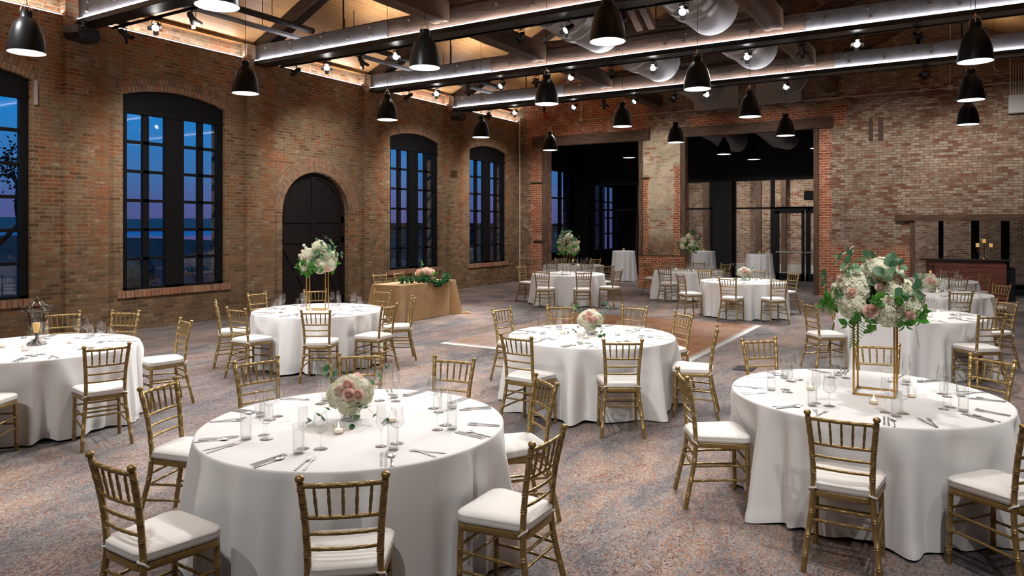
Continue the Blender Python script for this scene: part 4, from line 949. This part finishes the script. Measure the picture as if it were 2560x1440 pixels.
def rvec(rn):
    while True:
        v = Vector((rn.uniform(-1,1), rn.uniform(-1,1), rn.uniform(-1,1)))
        if .1 < v.length < 1: return v.normalized()
def hydrangea_mesh(seed, n=270, R=.082):
    rn = random.Random(seed); m = MB()
    for i in range(n):
        ph = math.acos(1-2*(i+.5)/n); th = pi*(1+5**.5)*i; d = Vector((sin(ph)*cos(th), sin(ph)*sin(th), cos(ph)))
        if d.z < -.75: continue
        c = d*R*rn.uniform(.93,1.07); c.z *= .85; t1 = (d+rvec(rn)*.35).normalized(); u = t1.orthogonal().normalized(); v = t1.cross(u); a0 = rn.uniform(0, pi); s = rn.uniform(.0092,.0125)
        vs = [tuple(c)]; fs = []
        for k in range(4):
            a = a0+k*pi/2; e = u*cos(a)+v*sin(a); g = -u*sin(a)+v*cos(a)
            b = len(vs); vs += [tuple(c+e*s*.55+g*s*.5+t1*.003), tuple(c+e*s*1.15+g*s*.25+t1*.001), tuple(c+e*s*1.15-g*s*.25+t1*.001), tuple(c+e*s*.55-g*s*.5+t1*.003)]
            fs.append((0, b+3, b+2, b+1, b))
        m.add(vs, fs)
    m.ball((0,0,0), R*.86, 12, 8, .85); return m
def rose_mesh(seed, R=.036):
    rn = random.Random(seed); m = MB()
    layers = [(3,.20,1.02,-.6),(3,.34,1.03,-.5),(4,.50,1.0,-.1),(5,.68,.95,.35),(6,.87,.82,.85),(6,1.02,.6,1.3)]
    for li, (cnt, rr, hh, op) in enumerate(layers):
        for k in range(cnt):
            a0 = 2*pi*k/cnt + li*.7 + rn.uniform(-.1,.1); sp = 2*pi/cnt*.72; R_ = []
            for j in range(5):
                v = j/4; row = []
                for q in range(6):
                    u = (q/5-.5)*2; a = a0+u*sp*(.6+.4*v); rad = R*rr*(.35+.65*sin(min(1,v*1.05)*pi/2)) + R*.12*op*v*v*v
                    z = R*(-.7+1.5*v*hh) - R*.30*op*max(0,v-.7)*2 - R*.12*u*u*v
                    row.append((rad*cos(a), rad*sin(a), z))
                R_.append(row)
            m.rings(R_, False)
    m.ball((0,0,R*.05), R*.42, 10, 6, 1.3); return m
HY = [hydrangea_mesh(s).mesh('hydrangea_bloom', M_HYD, False) for s in (1,2,3)]
RO = [rose_mesh(s).mesh('rose_bloom', m_, True) for s, m_ in ((1,M_ROSE),(2,M_ROSE),(3,M_BLUSH))]
def euc_mesh(seed, L=.30, n=5, W=.05, kind='round'):
    rn = random.Random(seed); m = MB(); P = [Vector((0,0,0))]
    d = Vector((0,0,1)); cur = Vector((rn.uniform(-.15,.15), rn.uniform(-.15,.15), 0))
    for i in range(8): P.append(P[-1]+d*L/8); d = (d+cur*.5+Vector((.02,0,-.03))).normalized()
    m.tube(P, [.0022*(1-i/12) for i in range(9)], 5)
    for i in range(n):
        p = P[2+int(i*6/max(1,n-1))] if n > 1 else P[-1]; a = i*2.4
        for s in (0, pi):
            e = Vector((cos(a+s), sin(a+s), .35)); sc = rn.uniform(.75,1.05)
            leaf_shape(m, p, e, Vector((0,0,1))+rvec(rn)*.5, W*sc*1.1, W*sc, kind, .15)
    leaf_shape(m, P[-1], d, rvec(rn), W, W*.8, kind); return m
EU = [euc_mesh(s, .22+.04*s, 3, .066).mesh('eucalyptus_sprig', M_EUC, True) for s in range(3)]
GL = [euc_mesh(s+10, .16, 4, .06, 'point').mesh('leaf_sprig', M_LEAF, True) for s in range(3)]
def fern_mesh():
    m = MB(); P = [Vector((.02*sin(i*.4), 0, .022*i)) for i in range(12)]; m.tube(P, .0015, 4)
    for i in range(2, 12):
        for s in (-1, 1):
            l = .075*(1-abs(i-4)/10)
            for q in range(5): leaf_shape(m, P[i]+Vector((s*l*q/5,0,.005*q)), (s,0,.5), (0,1,0), .018, .008, 'point', .05)
    return m
FE = fern_mesh().mesh('fern_frond', M_LEAF, False)
def spike_mesh(seed, L=.14):
    rn = random.Random(seed); m = MB(); m.tube([(0,0,-.06),(0,0,L)], .002, 5)
    for i in range(90):
        z = L*i/70; rr = .032*(1-.65*z/L)*(.8+.4*((i*7)%5)/4); a = i*2.4; c = Vector((rr*cos(a), rr*sin(a), z)); s = .015*(1-.45*z/L)
        n = Vector((cos(a), sin(a), .5)).normalized(); u = n.orthogonal().normalized(); v = n.cross(u)
        m.add([tuple(c)]+[tuple(c+(u*cos(b)+v*sin(b))*s*(1.2 if q%2 else .8)+n*.003) for q in range(8) for b in [pi*q/4]], [(0,k+1,(k+1)%8+1) for k in range(8)])
    return m
SPK = rose_mesh(9, .03).mesh('lisianthus_bloom', M_WHT, True)
def aim(d):
    d = Vector(d).normalized(); return d.to_track_quat('Z', 'Y').to_euler()
def comp(parent, nm, me, p, d, sc=1):
    o = bpy.data.objects.new(nm, me); o.location = p; o.rotation_euler = aim(d); o.scale = (sc,)*3; return link(o, parent)
M_CORE = plain('dark_foliage_core', (.012,.045,.01), .8)
def bouquet(loc, label, group, W=1.0, H=1.0, seed=0, big=True, rz=0, fern=True):
    rn = random.Random(seed); a = thing('flower_arrangement', label, 'flowers', loc, rz, group)
    # hydrangeas, facing outwards
    hy = [(-.17,-.05,.20,1.25),(.02,-.08,.33,1.1),(.05,-.17,.06,1.2),(-.20,-.12,.08,1.0),(.20,-.06,.08,1.1),(.10,-.14,.19,.9),(.0,.17,.12,1.2),(-.18,.13,.15,1.1),(.2,.12,.17,1.1),(0,.06,.30,1.0)]
    for x, y, z, s in hy: comp(a, 'hydrangea', HY[rn.randrange(3)], (x*W, y*W, z*H), (x*2, y*2, z*1.2-.05), s*W*1.28)
    for x, y, z, s, k in [(.11,-.17,.27,1.25,0),(-.10,-.25,.05,1.3,0),(.17,-.22,.02,1.3,0),(-.26,-.03,.27,.9,2),(.02,-.24,.12,1.0,2),(-.22,-.2,.18,.9,1),(.1,.24,.1,1.2,1),(-.12,.22,.22,1.2,1),(.3,.02,.22,1.0,2),(-.02,-.2,.22,.9,2)]:
        comp(a, 'rose', RO[k], (x*W, y*W, z*H), (x*2, y*2-.1, .25), s*W)
    for x, y, z in [(-.24,-.07,.36),(-.19,-.1,.32),(-.28,-.04,.40),(.02,-.06,.47),(.07,-.03,.46),(-.03,-.02,.44),(-.36,-.05,.24),(.12,.14,.38),(.2,-.05,.36)]: comp(a, 'white_blossom', SPK, (x*W*.85, y*W*.85, z*H*.88), (x*1.6, y, .45), W)
    for i in range(18):
        t_ = rn.uniform(0, 2*pi); e = rn.uniform(-.35, 1.2); d = Vector((cos(t_)*cos(e), sin(t_)*cos(e), sin(e)+.1))
        comp(a, 'eucalyptus', EU[i % 3], (d.x*.12*W, d.y*.12*W, .15*H+d.z*.1*H), d, rn.uniform(.75,1.15)*W)
    for i in range(26):
        t_ = rn.uniform(0, 2*pi); e = rn.uniform(-.9, .35); d = Vector((cos(t_)*cos(e), sin(t_)*cos(e), sin(e)))
        comp(a, 'green_leaf', GL[i % 3], (d.x*.17*W, d.y*.17*W, .09*H+d.z*.05*H), d, rn.uniform(.9,1.3)*W)
    if fern:
        for x, y in ((-.17,-.16),(.24,-.1)): comp(a, 'fern', FE, (x*W, y*W, .02*H), (x*.6, y*.4, -1), W)
    obj('foliage_core', MB().ball((0,0,.16*H), .15*W, 12, 8, 1.0, .3), M_CORE, a, True)
    return a
M_GFR = plain('gold_metal_stand', (.55,.32,.09), .3, .85)
def frame_stand(loc, rz, h, label, w=.27, d=.16):
    s = thing('centerpiece_stand', label, 'stand', loc, rz, 'gold stands under tall bouquets'); b = .0065
    for y in (-d/2, d/2):
        for x in (-w/2, w/2): obj('upright', MB().box(x-b,x+b,y-b,y+b,0,h), M_GFR, s)
        obj('base_bar', MB().box(-w/2,w/2,y-b,y+b,0,2*b), M_GFR, s); obj('top_bar', MB().box(-w/2,w/2,y-b,y+b,h-2*b,h), M_GFR, s)
    for x in (-w/2, w/2): obj('base_bar', MB().box(x-b,x+b,-d/2,d/2,0,2*b), M_GFR, s)
    obj('top_plate', MB().box(-w/2,w/2,-d/2,d/2,h-.004,h+.004), M_GFR, s); return s
def tripod_stand(loc, h, label):
    s = thing('centerpiece_stand', label, 'stand', loc, 0, 'gold stands under tall bouquets')
    for k in range(4): a = pi/4+k*pi/2; obj('leg', MB().tube([(.15*cos(a),.15*sin(a),.004),(.12*cos(a),.12*sin(a),h)], .006, 6), M_GFR, s)
    obj('top_ring', MB().tube([(.125*cos(t),.125*sin(t),h) for t in [2*pi*i/20 for i in range(21)]], .006, 6), M_GFR, s); return s
frame_stand((-.50,5.805,ZT), 0, .57, 'gold rectangular frame stand on the foremost tall-bouquet table', .26, .25)
bouquet((-.50,5.80,ZT+.57), 'tall white hydrangea and pink rose bouquet on the foremost gold stand', 'tall bouquets on gold stands', .93, .95, 3, rz=radians(20))
frame_stand((-7.86,7.42,ZT), radians(31), .57, 'gold rectangular frame stand on the table before the arched door')
bouquet((-7.86,7.44,ZT+.575), 'tall white and blush bouquet standing out against the arched door', 'tall bouquets on gold stands', .84, 1.0, 5, fern=False, rz=.7)
tripod_stand((-8.39,16.31,ZT), .57, 'thin gold four-legged stand on the table before the first brick doorway')
bouquet((-8.39,16.31,ZT+.575), 'tall white bouquet before the first brick doorway', 'tall bouquets on gold stands', .9, 1.05, 8, fern=False, rz=.5)
tripod_stand((-6.2,19.15,ZT), .57, 'thin gold four-legged stand on the table by the brick pier')
bouquet((-6.2,19.15,ZT+.575), 'tall white bouquet beside the brick pier', 'tall bouquets on gold stands', .84, 1.05, 9, fern=False, rz=.4)
def low_vase(loc, label, seed, s=1.0, rz=0):
    rn = random.Random(seed); v = thing('rose_vase', label, 'flowers', loc, rz, 'low rose vases')
    obj('vase', MB().lathe([(.0001,0),(.058,0),(.060,.006),(.060,.115),(.057,.115),(.056,.012),(.0001,.012)], 28, (0,0,0), False, False), M_CRY, v, .6)
    m = MB()
    for k in range(9): a = k*.7; m.tube([(.045*cos(a+2.5),.045*sin(a+2.5),.014),(.03*cos(a),.03*sin(a),.12)], .0028, 5)
    obj('stems', m, M_STEM, v, True)
    for x, y, z, q in [(-.068,-.045,.165,1.0),(.066,-.05,.17,1.0),(.0,-.07,.115,.95),(-.055,.06,.17,1.0),(.068,.055,.165,1.0),(0,.01,.21,.95)]: comp(v, 'hydrangea', HY[rn.randrange(3)], (x,y,z), (x*2,y*2,.12), q*.95*s)
    for x, y, z, k in [(-.012,-.085,.235,0),(-.005,-.135,.185,0),(.05,-.125,.18,1),(-.065,-.10,.20,2),(-.05,.09,.22,2),(.04,.10,.24,1)]: comp(v, 'rose', RO[k], (x,y,z), (x*2,y*2,.12 if z < .2 else .2), .95)
    for (x, y, z, dx, dy, dz) in [(.09,.03,.2,.7,.3,.35),(-.1,-.05,.12,-.5,-.25,-.6),(.08,-.08,.14,.4,-.4,-.9),(.03,-.11,.15,.05,-.4,-.8),(-.06,.1,.2,-.5,.6,.4)]: comp(v, 'eucalyptus', EU[rn.randrange(3)], (x,y,z), (dx,dy,dz), .62)
    v.scale = (s,)*3; return v
low_vase((-3.24,3.33,ZT), 'low glass vase of white hydrangeas and pink roses on the foremost table', 1, 1.0, radians(42))
low_vase((-3.50,7.33,ZT), 'low glass vase of white hydrangeas and blush roses beside the dance floor', 2, 1.0, radians(26))
low_vase((-4.05,16.42,ZT), 'low white and peach flower vase on the table before the glass door', 3, 1.05, .4)
low_vase((-.40,15.2,ZT), 'low white and peach flower vase on the table before the bar', 4, 1.05, .0)
# burlap table: pink roses on a wooden tray and a leafy garland
fb = thing('rose_arrangement', 'mound of pale pink roses in a wooden box on the burlap table', 'flowers', (-9.97,12.55,ZT))
obj('wooden_box', MB().bbox(-.12,.12,-.22,.22,0,.08,.006), plain('light_wood', (.42,.22,.08), .5), fb)
rn = random.Random(5)
for i in range(16):
    a = i*2.4; r = .035+.11*sqrt(i/16); comp(fb, 'rose', RO[2] if i % 3 else RO[1], (r*cos(a)*.95, r*sin(a)*1.6, .26-.55*r), (cos(a)*r*3+.25, sin(a)*r*3, .4), 1.9)
for i in range(6): a = i*1.05; comp(fb, 'leaf_sprig', GL[i % 3], (.1*cos(a), .2*sin(a), .12), (cos(a), sin(a), .4), .8)
comp(fb, 'leaf_sprig', GL[1], (-.05,-.05,.25), (0,0,1), .9)
obj('foliage_core', MB().ball((0,0,.1), .1, 10, 6, 1.1), M_CORE, fb, True)
gl = thing('leaf_garland', 'dark green leafy garland with white blossoms trailing over the burlap table edge', 'garland', (-9.6,12.3,ZT))
path = [(-.25,-.72,.03),(-.2,-.45,.03),(-.15,-.2,.03),(0,-.05,.02),(.035,.12,-.08),(.035,.3,-.06),(.0,.5,.03),(-.12,.68,.03),(-.2,.8,.04)]
def pt(u): 
    u *= len(path)-1; i = min(int(u), len(path)-2); return Vector(path[i]).lerp(Vector(path[i+1]), u-i)
obj('garland_stem', MB().tube([pt(i/30) for i in range(31)], .006, 6), M_STEM, gl, True)
IV = []
for q in range(4):
    m = MB()
    for i in range(12):
        d = rvec(rn); leaf_shape(m, d*rn.uniform(0,.035), d+Vector((0,0,.2)), rvec(rn), .05, .036, 'ivy', .2)
    IV.append(m.mesh('ivy_cluster', M_IVY, True))
for i in range(46):
    p = pt(i/45)+Vector((rn.uniform(-.03,.03), 0, rn.uniform(-.01,.02)+ .02)); p.x = max(p.x, .035) if p.z < 0 else p.x
    comp(gl, 'ivy_cluster', IV[i % 4], p, rvec(rn)*.5+Vector((0,0,1)), 1.45)
for i, u in enumerate((.3,.38,.62,.9,.95)):
    p = pt(u)+Vector((.0,0,.06)); comp(gl, 'white_blossom', RO[2], p, (.3,0,1), .5)
# lantern of the window-side table
M_SMK = glassy('smoked_glass', (.72,.70,.67), (.25,.23,.21)); M_PEWT = plain('tarnished_pewter', (.16,.14,.12), .35, .9, vary=.4, scale=30, bump=.3)
def lantern(loc, label, s=1.0, mat=None, rz=0):
    mt = mat or M_PEWT; l = thing('candle_lantern', label, 'lantern', loc, rz, 'ornate candle lanterns')
    obj('base', MB().lathe([(.085,0),(.09,.01),(.075,.03),(.04,.045),(.02,.06),(.014,.08),(.022,.10),(.05,.115),(.055,.12)], 6), mt, l)
    def hexr(r, z): return [(r*cos(pi/3*k), r*sin(pi/3*k), z) for k in range(6)]
    obj('glass_body', MB().rings([hexr(.055,.122), hexr(.095,.34)]), M_SMK, l)
    m = MB()
    for k in range(6):
        a = pi/3*k; m.tube([(.057*cos(a),.057*sin(a),.12),(.097*cos(a),.097*sin(a),.345)], .005, 5)
        c0 = Vector((.10*cos(a),.10*sin(a),.345)); e = Vector((cos(a),sin(a),0))
        m.tube([c0+e*(.028*sin(t)*(1-t/9)+.008)+Vector((0,0,.03*(1-cos(t))*(1-t/12))) for t in [i*.5 for i in range(13)]], .0055, 5)
        m.tube([c0+Vector((0,0,.05)), c0*.75+Vector((0,0,.345*.25+.055)), Vector((c0.x*.45,c0.y*.45,.43)), Vector((0,0,.43))], .0055, 5)
    m.tube([(*p[:2],p[2]) for p in hexr(.097,.345)+[hexr(.097,.345)[0]]], .006, 5)
    obj('frame', m, mt, l, True); obj('finial', MB().lathe([(.01,.42),(.018,.43),(.008,.445),(.016,.46),(.006,.475),(.001,.50)], 8), mt, l, True)
    obj('candle', MB().lathe([(.038,.125),(.038,.22),(.032,.225),(.0001,.218)], 18), plain('lit_pillar', (.9,.62,.3), .5, Emission_Color=(1,.6,.2), Emission_Strength=.55), l, .6)
    l.scale = (s,)*3; return l
lantern((-7.99,3.77,ZT), 'silver scrolled glass lantern with cream candle on the window-side front table')
M_BRZ = plain('dark_bronze', (.05,.03,.02), .45, .7)
lantern((-.68,11.55,ZT), 'dark scrolled lantern with candle on the table behind the foremost tall bouquet', 1.15, M_BRZ)
lantern((-.50,18.72,ZT), 'dark lantern with candle among white flowers on the hindmost bar-side table', .9, M_BRZ)
lantern((-10.1,19.95,ZT), 'small lantern with lit candle on the corner table behind the first bouquet', .8, M_BRZ)
bw = thing('flower_bowl', 'low wide bowl of white blossoms on the hindmost bar-side table', 'flowers', (-.62,18.36,ZT))
obj('bowl', MB().lathe([(.05,0),(.12,.05),(.11,.05),(.04,.01)], 20), M_CRY, bw, True)
for i in range(9): a = i*2.4; r = .05*sqrt(i); comp(bw, 'hydrangea', HY[i % 3], (r*cos(a)*1.3, r*sin(a), .10), (cos(a)*.5, sin(a)*.5, .8), .7)
# plants outside the window wall
M_BARK = plain('bark', (.02,.018,.014), .9); M_DKL = leafmat('night_foliage', [(0,(.006,.015,.01)),(1,(.015,.03,.018))])
def tree(x, y, h, w, label, bare=False, seed=0):
    rn = random.Random(seed); T = thing('tree' if h > 2 else 'shrub', label, 'tree' if h > 2 else 'shrub', (x,y,-1.0), 0, 'plants outside the windows')
    m = MB(); tips = []
    def br(p, d, l, r, k):
        q = p+d*l; m.tube([p, p.lerp(q,.5)+rvec(rn)*l*.06, q], [r, r*.8, r*.55], 5)
        if k == 0: tips.append(q); return
        for _ in range(3): br(q, (d+rvec(rn)*.75+Vector((0,0,.15))).normalized(), l*.68, r*.55, k-1)
    br(Vector((0,0,0)), Vector((0,0,1)), h*.36, h*.025, 3 if h > 2 else 2); obj('trunk', m, M_BARK, T)
    f = MB()
    for tp in tips:
        for _ in range(6 if bare else 110):
            c = tp+rvec(rn)*rn.uniform(0, w*.16); leaf_shape(f, c, rvec(rn), rvec(rn), .085 if not bare else .06, .05 if not bare else .03, 'point')
    obj('foliage', f, M_DKL, T); return T
tree(-17.6,7.1,5.4,3.6,'large dark tree outside the first window',False,1)
tree(-17.0,9.6,2.2,2.6,'round dark shrub outside the second window, lower panes',False,2)
tree(-17.5,12.6,2.9,1.4,'small bare tree outside the second window, bar-ward panes',True,3); tree(-18.5,14.4,2.7,1.4,'second small bare tree outside the second window',True,4)
ob = thing('brick_outbuilding', 'dark brick building dimly seen through the last two windows', 'building', (-24,30,-1))
obj('wall', MB().box(-4,4,-3,9,0,2.9), M_BACK, ob); obj('roof', MB().box(-4.2,4.2,-3.2,9.2,2.9,3.1), M_BLACK, ob)
sl = MB()
for i in range(7):
    for k in range(26): 
        if random.random() < .8: sl.ball((-15.95, 24.1+i*.35, 3.3-k*.1), .012, 4, 3)
tag(obj('string_light_curtain', sl, emit('blue_string_light', (.05,.12,1), 16)), 'hanging curtain of tiny blue lights outside the third window', 'string lights', None, 'stuff')
# ================================================================== LIGHT AND CAMERA
sc = bpy.context.scene
def lamp(kind, loc, e, col=(1,.95,.88), size=.05, rot=None, **kw):
    l = bpy.data.lights.new(kind.lower()+'_lamp', kind); l.energy = e; l.color = col
    if kind == 'AREA': l.shape = 'RECTANGLE'; l.size, l.size_y = size
    else: l.shadow_soft_size = size
    for k, v in kw.items(): setattr(l, k, v)
    o = bpy.data.objects.new(l.name, l); o.location = loc
    if rot: o.rotation_euler = rot
    COL.objects.link(o); return o
def aimq(a, b): return (Vector(b)-Vector(a)).to_track_quat('-Z', 'Y').to_euler()
K = 2.0
for x, y, z in PEND:
    lamp('POINT', (x, y, z+.15), 2.6*K, (1,.985,.965), .05)
    if y < 22: lamp('SPOT', (x, y, z+.02), 75*K, (1,.975,.95), .14, (0,0,0), spot_size=radians(125), spot_blend=.8)
yy_ = lambda y: y < 12
for x, y, tx, ty in SPOTLIGHTS:
    d = Vector((tx-x, ty-y, -4.6)).normalized()
    lamp('SPOT', (x+d.x*.25, y+d.y*.25, 5.2), (300 if yy_(y) else 420)*K, (1,.98,.96), .06, aimq((x, y, 5.3), (tx, ty, .7)), spot_size=radians(46), spot_blend=.7)
# unseen fill spots added at further trusses; first-truss ones follow the front tables' shadows
for (x, y, tx, ty, e) in [(-3.6,7.4,-3.2,3.3,380),(-1.2,7.4,-.5,5.0,290),(-5.6,7.4,-4.6,2.2,300),(-8.0,7.4,-7.9,3.5,560),(-6.0,7.4,-7.2,4.0,300),(-2.4,7.4,-1.6,2.2,300),(-9.5,3.3,-9.0,7.0,300),(-6.5,3.3,-7.4,7.4,420),(-3.5,3.3,-3.4,7.0,420),(.5,3.3,-.4,5.9,300),(1.5,3.3,0,9.5,420),(-1.5,3.3,-.5,11,420),(-5.5,3.3,-5.0,11,420),(-1,-.4,-2.6,3.0,260),(1.6,-.4,-.2,5.0,200),(-5,-.4,-4.2,3.6,240),(2,3.3,1.2,7,240),(-6.2,-.4,-7.3,3.2,330)]:
    lamp('SPOT', (x, y, 5.3), e*K*.68, (1,.985,.97), .07, aimq((x, y, 5.3), (tx, ty, .4)), spot_size=radians(58), spot_blend=.8)
# bare spots at track height aimed at the window and doorway walls
for y in (3.4, 7.4, 11.15, 14.8, 18.5):
    lamp('SPOT', (-10.6, y, 5.3), 300*K, (1,.93,.86), .08, aimq((-10.6, y, 5.3), (XL, y+1.85, 2.0)), spot_size=radians(80), spot_blend=.9)
for x in (-11, -7.9, -5, -2, .6):
    lamp('SPOT', (x, 18.6, 5.3), 230*K, (1,.95,.89), .08, aimq((x, 18.6, 5.3), (x+.6, YB, 2.6)), spot_size=radians(88), spot_blend=.9)
# cove strip on the wall ledge, and the strips along the trusses
led = thing('cove_light', 'continuous white light strip on the brick ledge of the window wall', 'light strip', (XL, 0, 5.635), 0)
for a, b in zip([YF]+[p+.38 for p in piers], [p-.38 for p in piers]+[YB]):
    if b-a > .5: obj('strip', MB().box(-.03,-.008, a, b, .0, .012), M_LED, led)
for p in TY + [3.3]:
    lamp('AREA', (XM, p-.125, 5.605), 45*K, (.96,.96,1), (15.5,.03), (radians(180-18),0,0))
for a, b in zip([YF]+[p+.38 for p in piers], [p-.38 for p in piers]+[YB]):
    if b-a > .5: lamp('AREA', (XL+.0, (a+b)/2, 5.66), 9*K*(b-a)/3, (1,.93,.9), (.04, b-a), (radians(180),radians(0),0))
# upward spots added mid-bay to brighten the plywood, no fixtures there
for y in (5.2, 8.9, 12.6, 16.2, 20.0):
    for x, e in ((-10.6,100),(-8.3,30),(.2,40)): lamp('SPOT', (x, y, 5.75), e*K, (1,.94,.87), .15, (radians(180),0,0), spot_size=radians(130), spot_blend=1)
lamp('SPOT', (-8.6,11.2,5.2), 200*K, (1,.95,.9), .08, aimq((-8.6,11.2,5.2),(-9.9,12.4,.5)), spot_size=radians(50), spot_blend=.8)  # extra spot added to brighten the burlap table
# passage beyond the doorways
for x, e in ((-9,330),(-6.2,430),(-3,330),(.5,110)): lamp('SPOT', (x, 29.6, 5.4), e*.95*K, (1,.94,.88), .1, aimq((x,29.6,5.4),(x,33,1.0)), spot_size=radians(95), spot_blend=.9)
for hx, hy, _l, _h in HT: lamp('SPOT', (hx+.3, hy-.9, 5.3), 130*K, (1,.985,.97), .1, aimq((hx+.3,hy-.9,5.3),(hx,hy,.6)), spot_size=radians(34), spot_blend=.7)  # unseen spots added to lift the dim cocktail tables
lamp('SPOT', (-8.5,25.0,5.3), 160*K, (1,.985,.965), .1, aimq((-8.5,25,5.3),(-8.6,23.4,0)), spot_size=radians(60), spot_blend=.6)
lamp('SPOT', (0,24.6,5.0), 120*K, (1,.95,.89), .1, aimq((0,24.6,5.0),(.3,22.9,1)), spot_size=radians(60), spot_blend=.6)
# camera
F = 1812.0
cd = bpy.data.cameras.new('camera'); cam = bpy.data.objects.new('camera', cd); COL.objects.link(cam)
cam.location = (0, 0, 1.968); cam.rotation_euler = (pi/2, 0, radians(31.1))
cd.sensor_width = 36; cd.lens = F/2560*36; cd.shift_x = (1280-1298)/2560; cd.shift_y = (564.5-720)/2560; cd.clip_end = 1500
sc.camera = cam
sc.view_settings.view_transform = 'Standard'; sc.view_settings.look = 'None'; sc.view_settings.gamma = 1; sc.view_settings.use_curve_mapping = False
sc.view_settings.exposure = 0.0
sc.cycles.use_denoising = True
sc.cycles.max_bounces = 5; sc.cycles.diffuse_bounces = 3; sc.cycles.use_adaptive_sampling = True; sc.cycles.adaptive_threshold = .025; sc.cycles.glossy_bounces = 2; sc.cycles.transparent_max_bounces = 16
sc.cycles.caustics_reflective = False; sc.cycles.caustics_refractive = False; sc.cycles.sample_clamp_indirect = 6; sc.cycles.use_light_tree = True
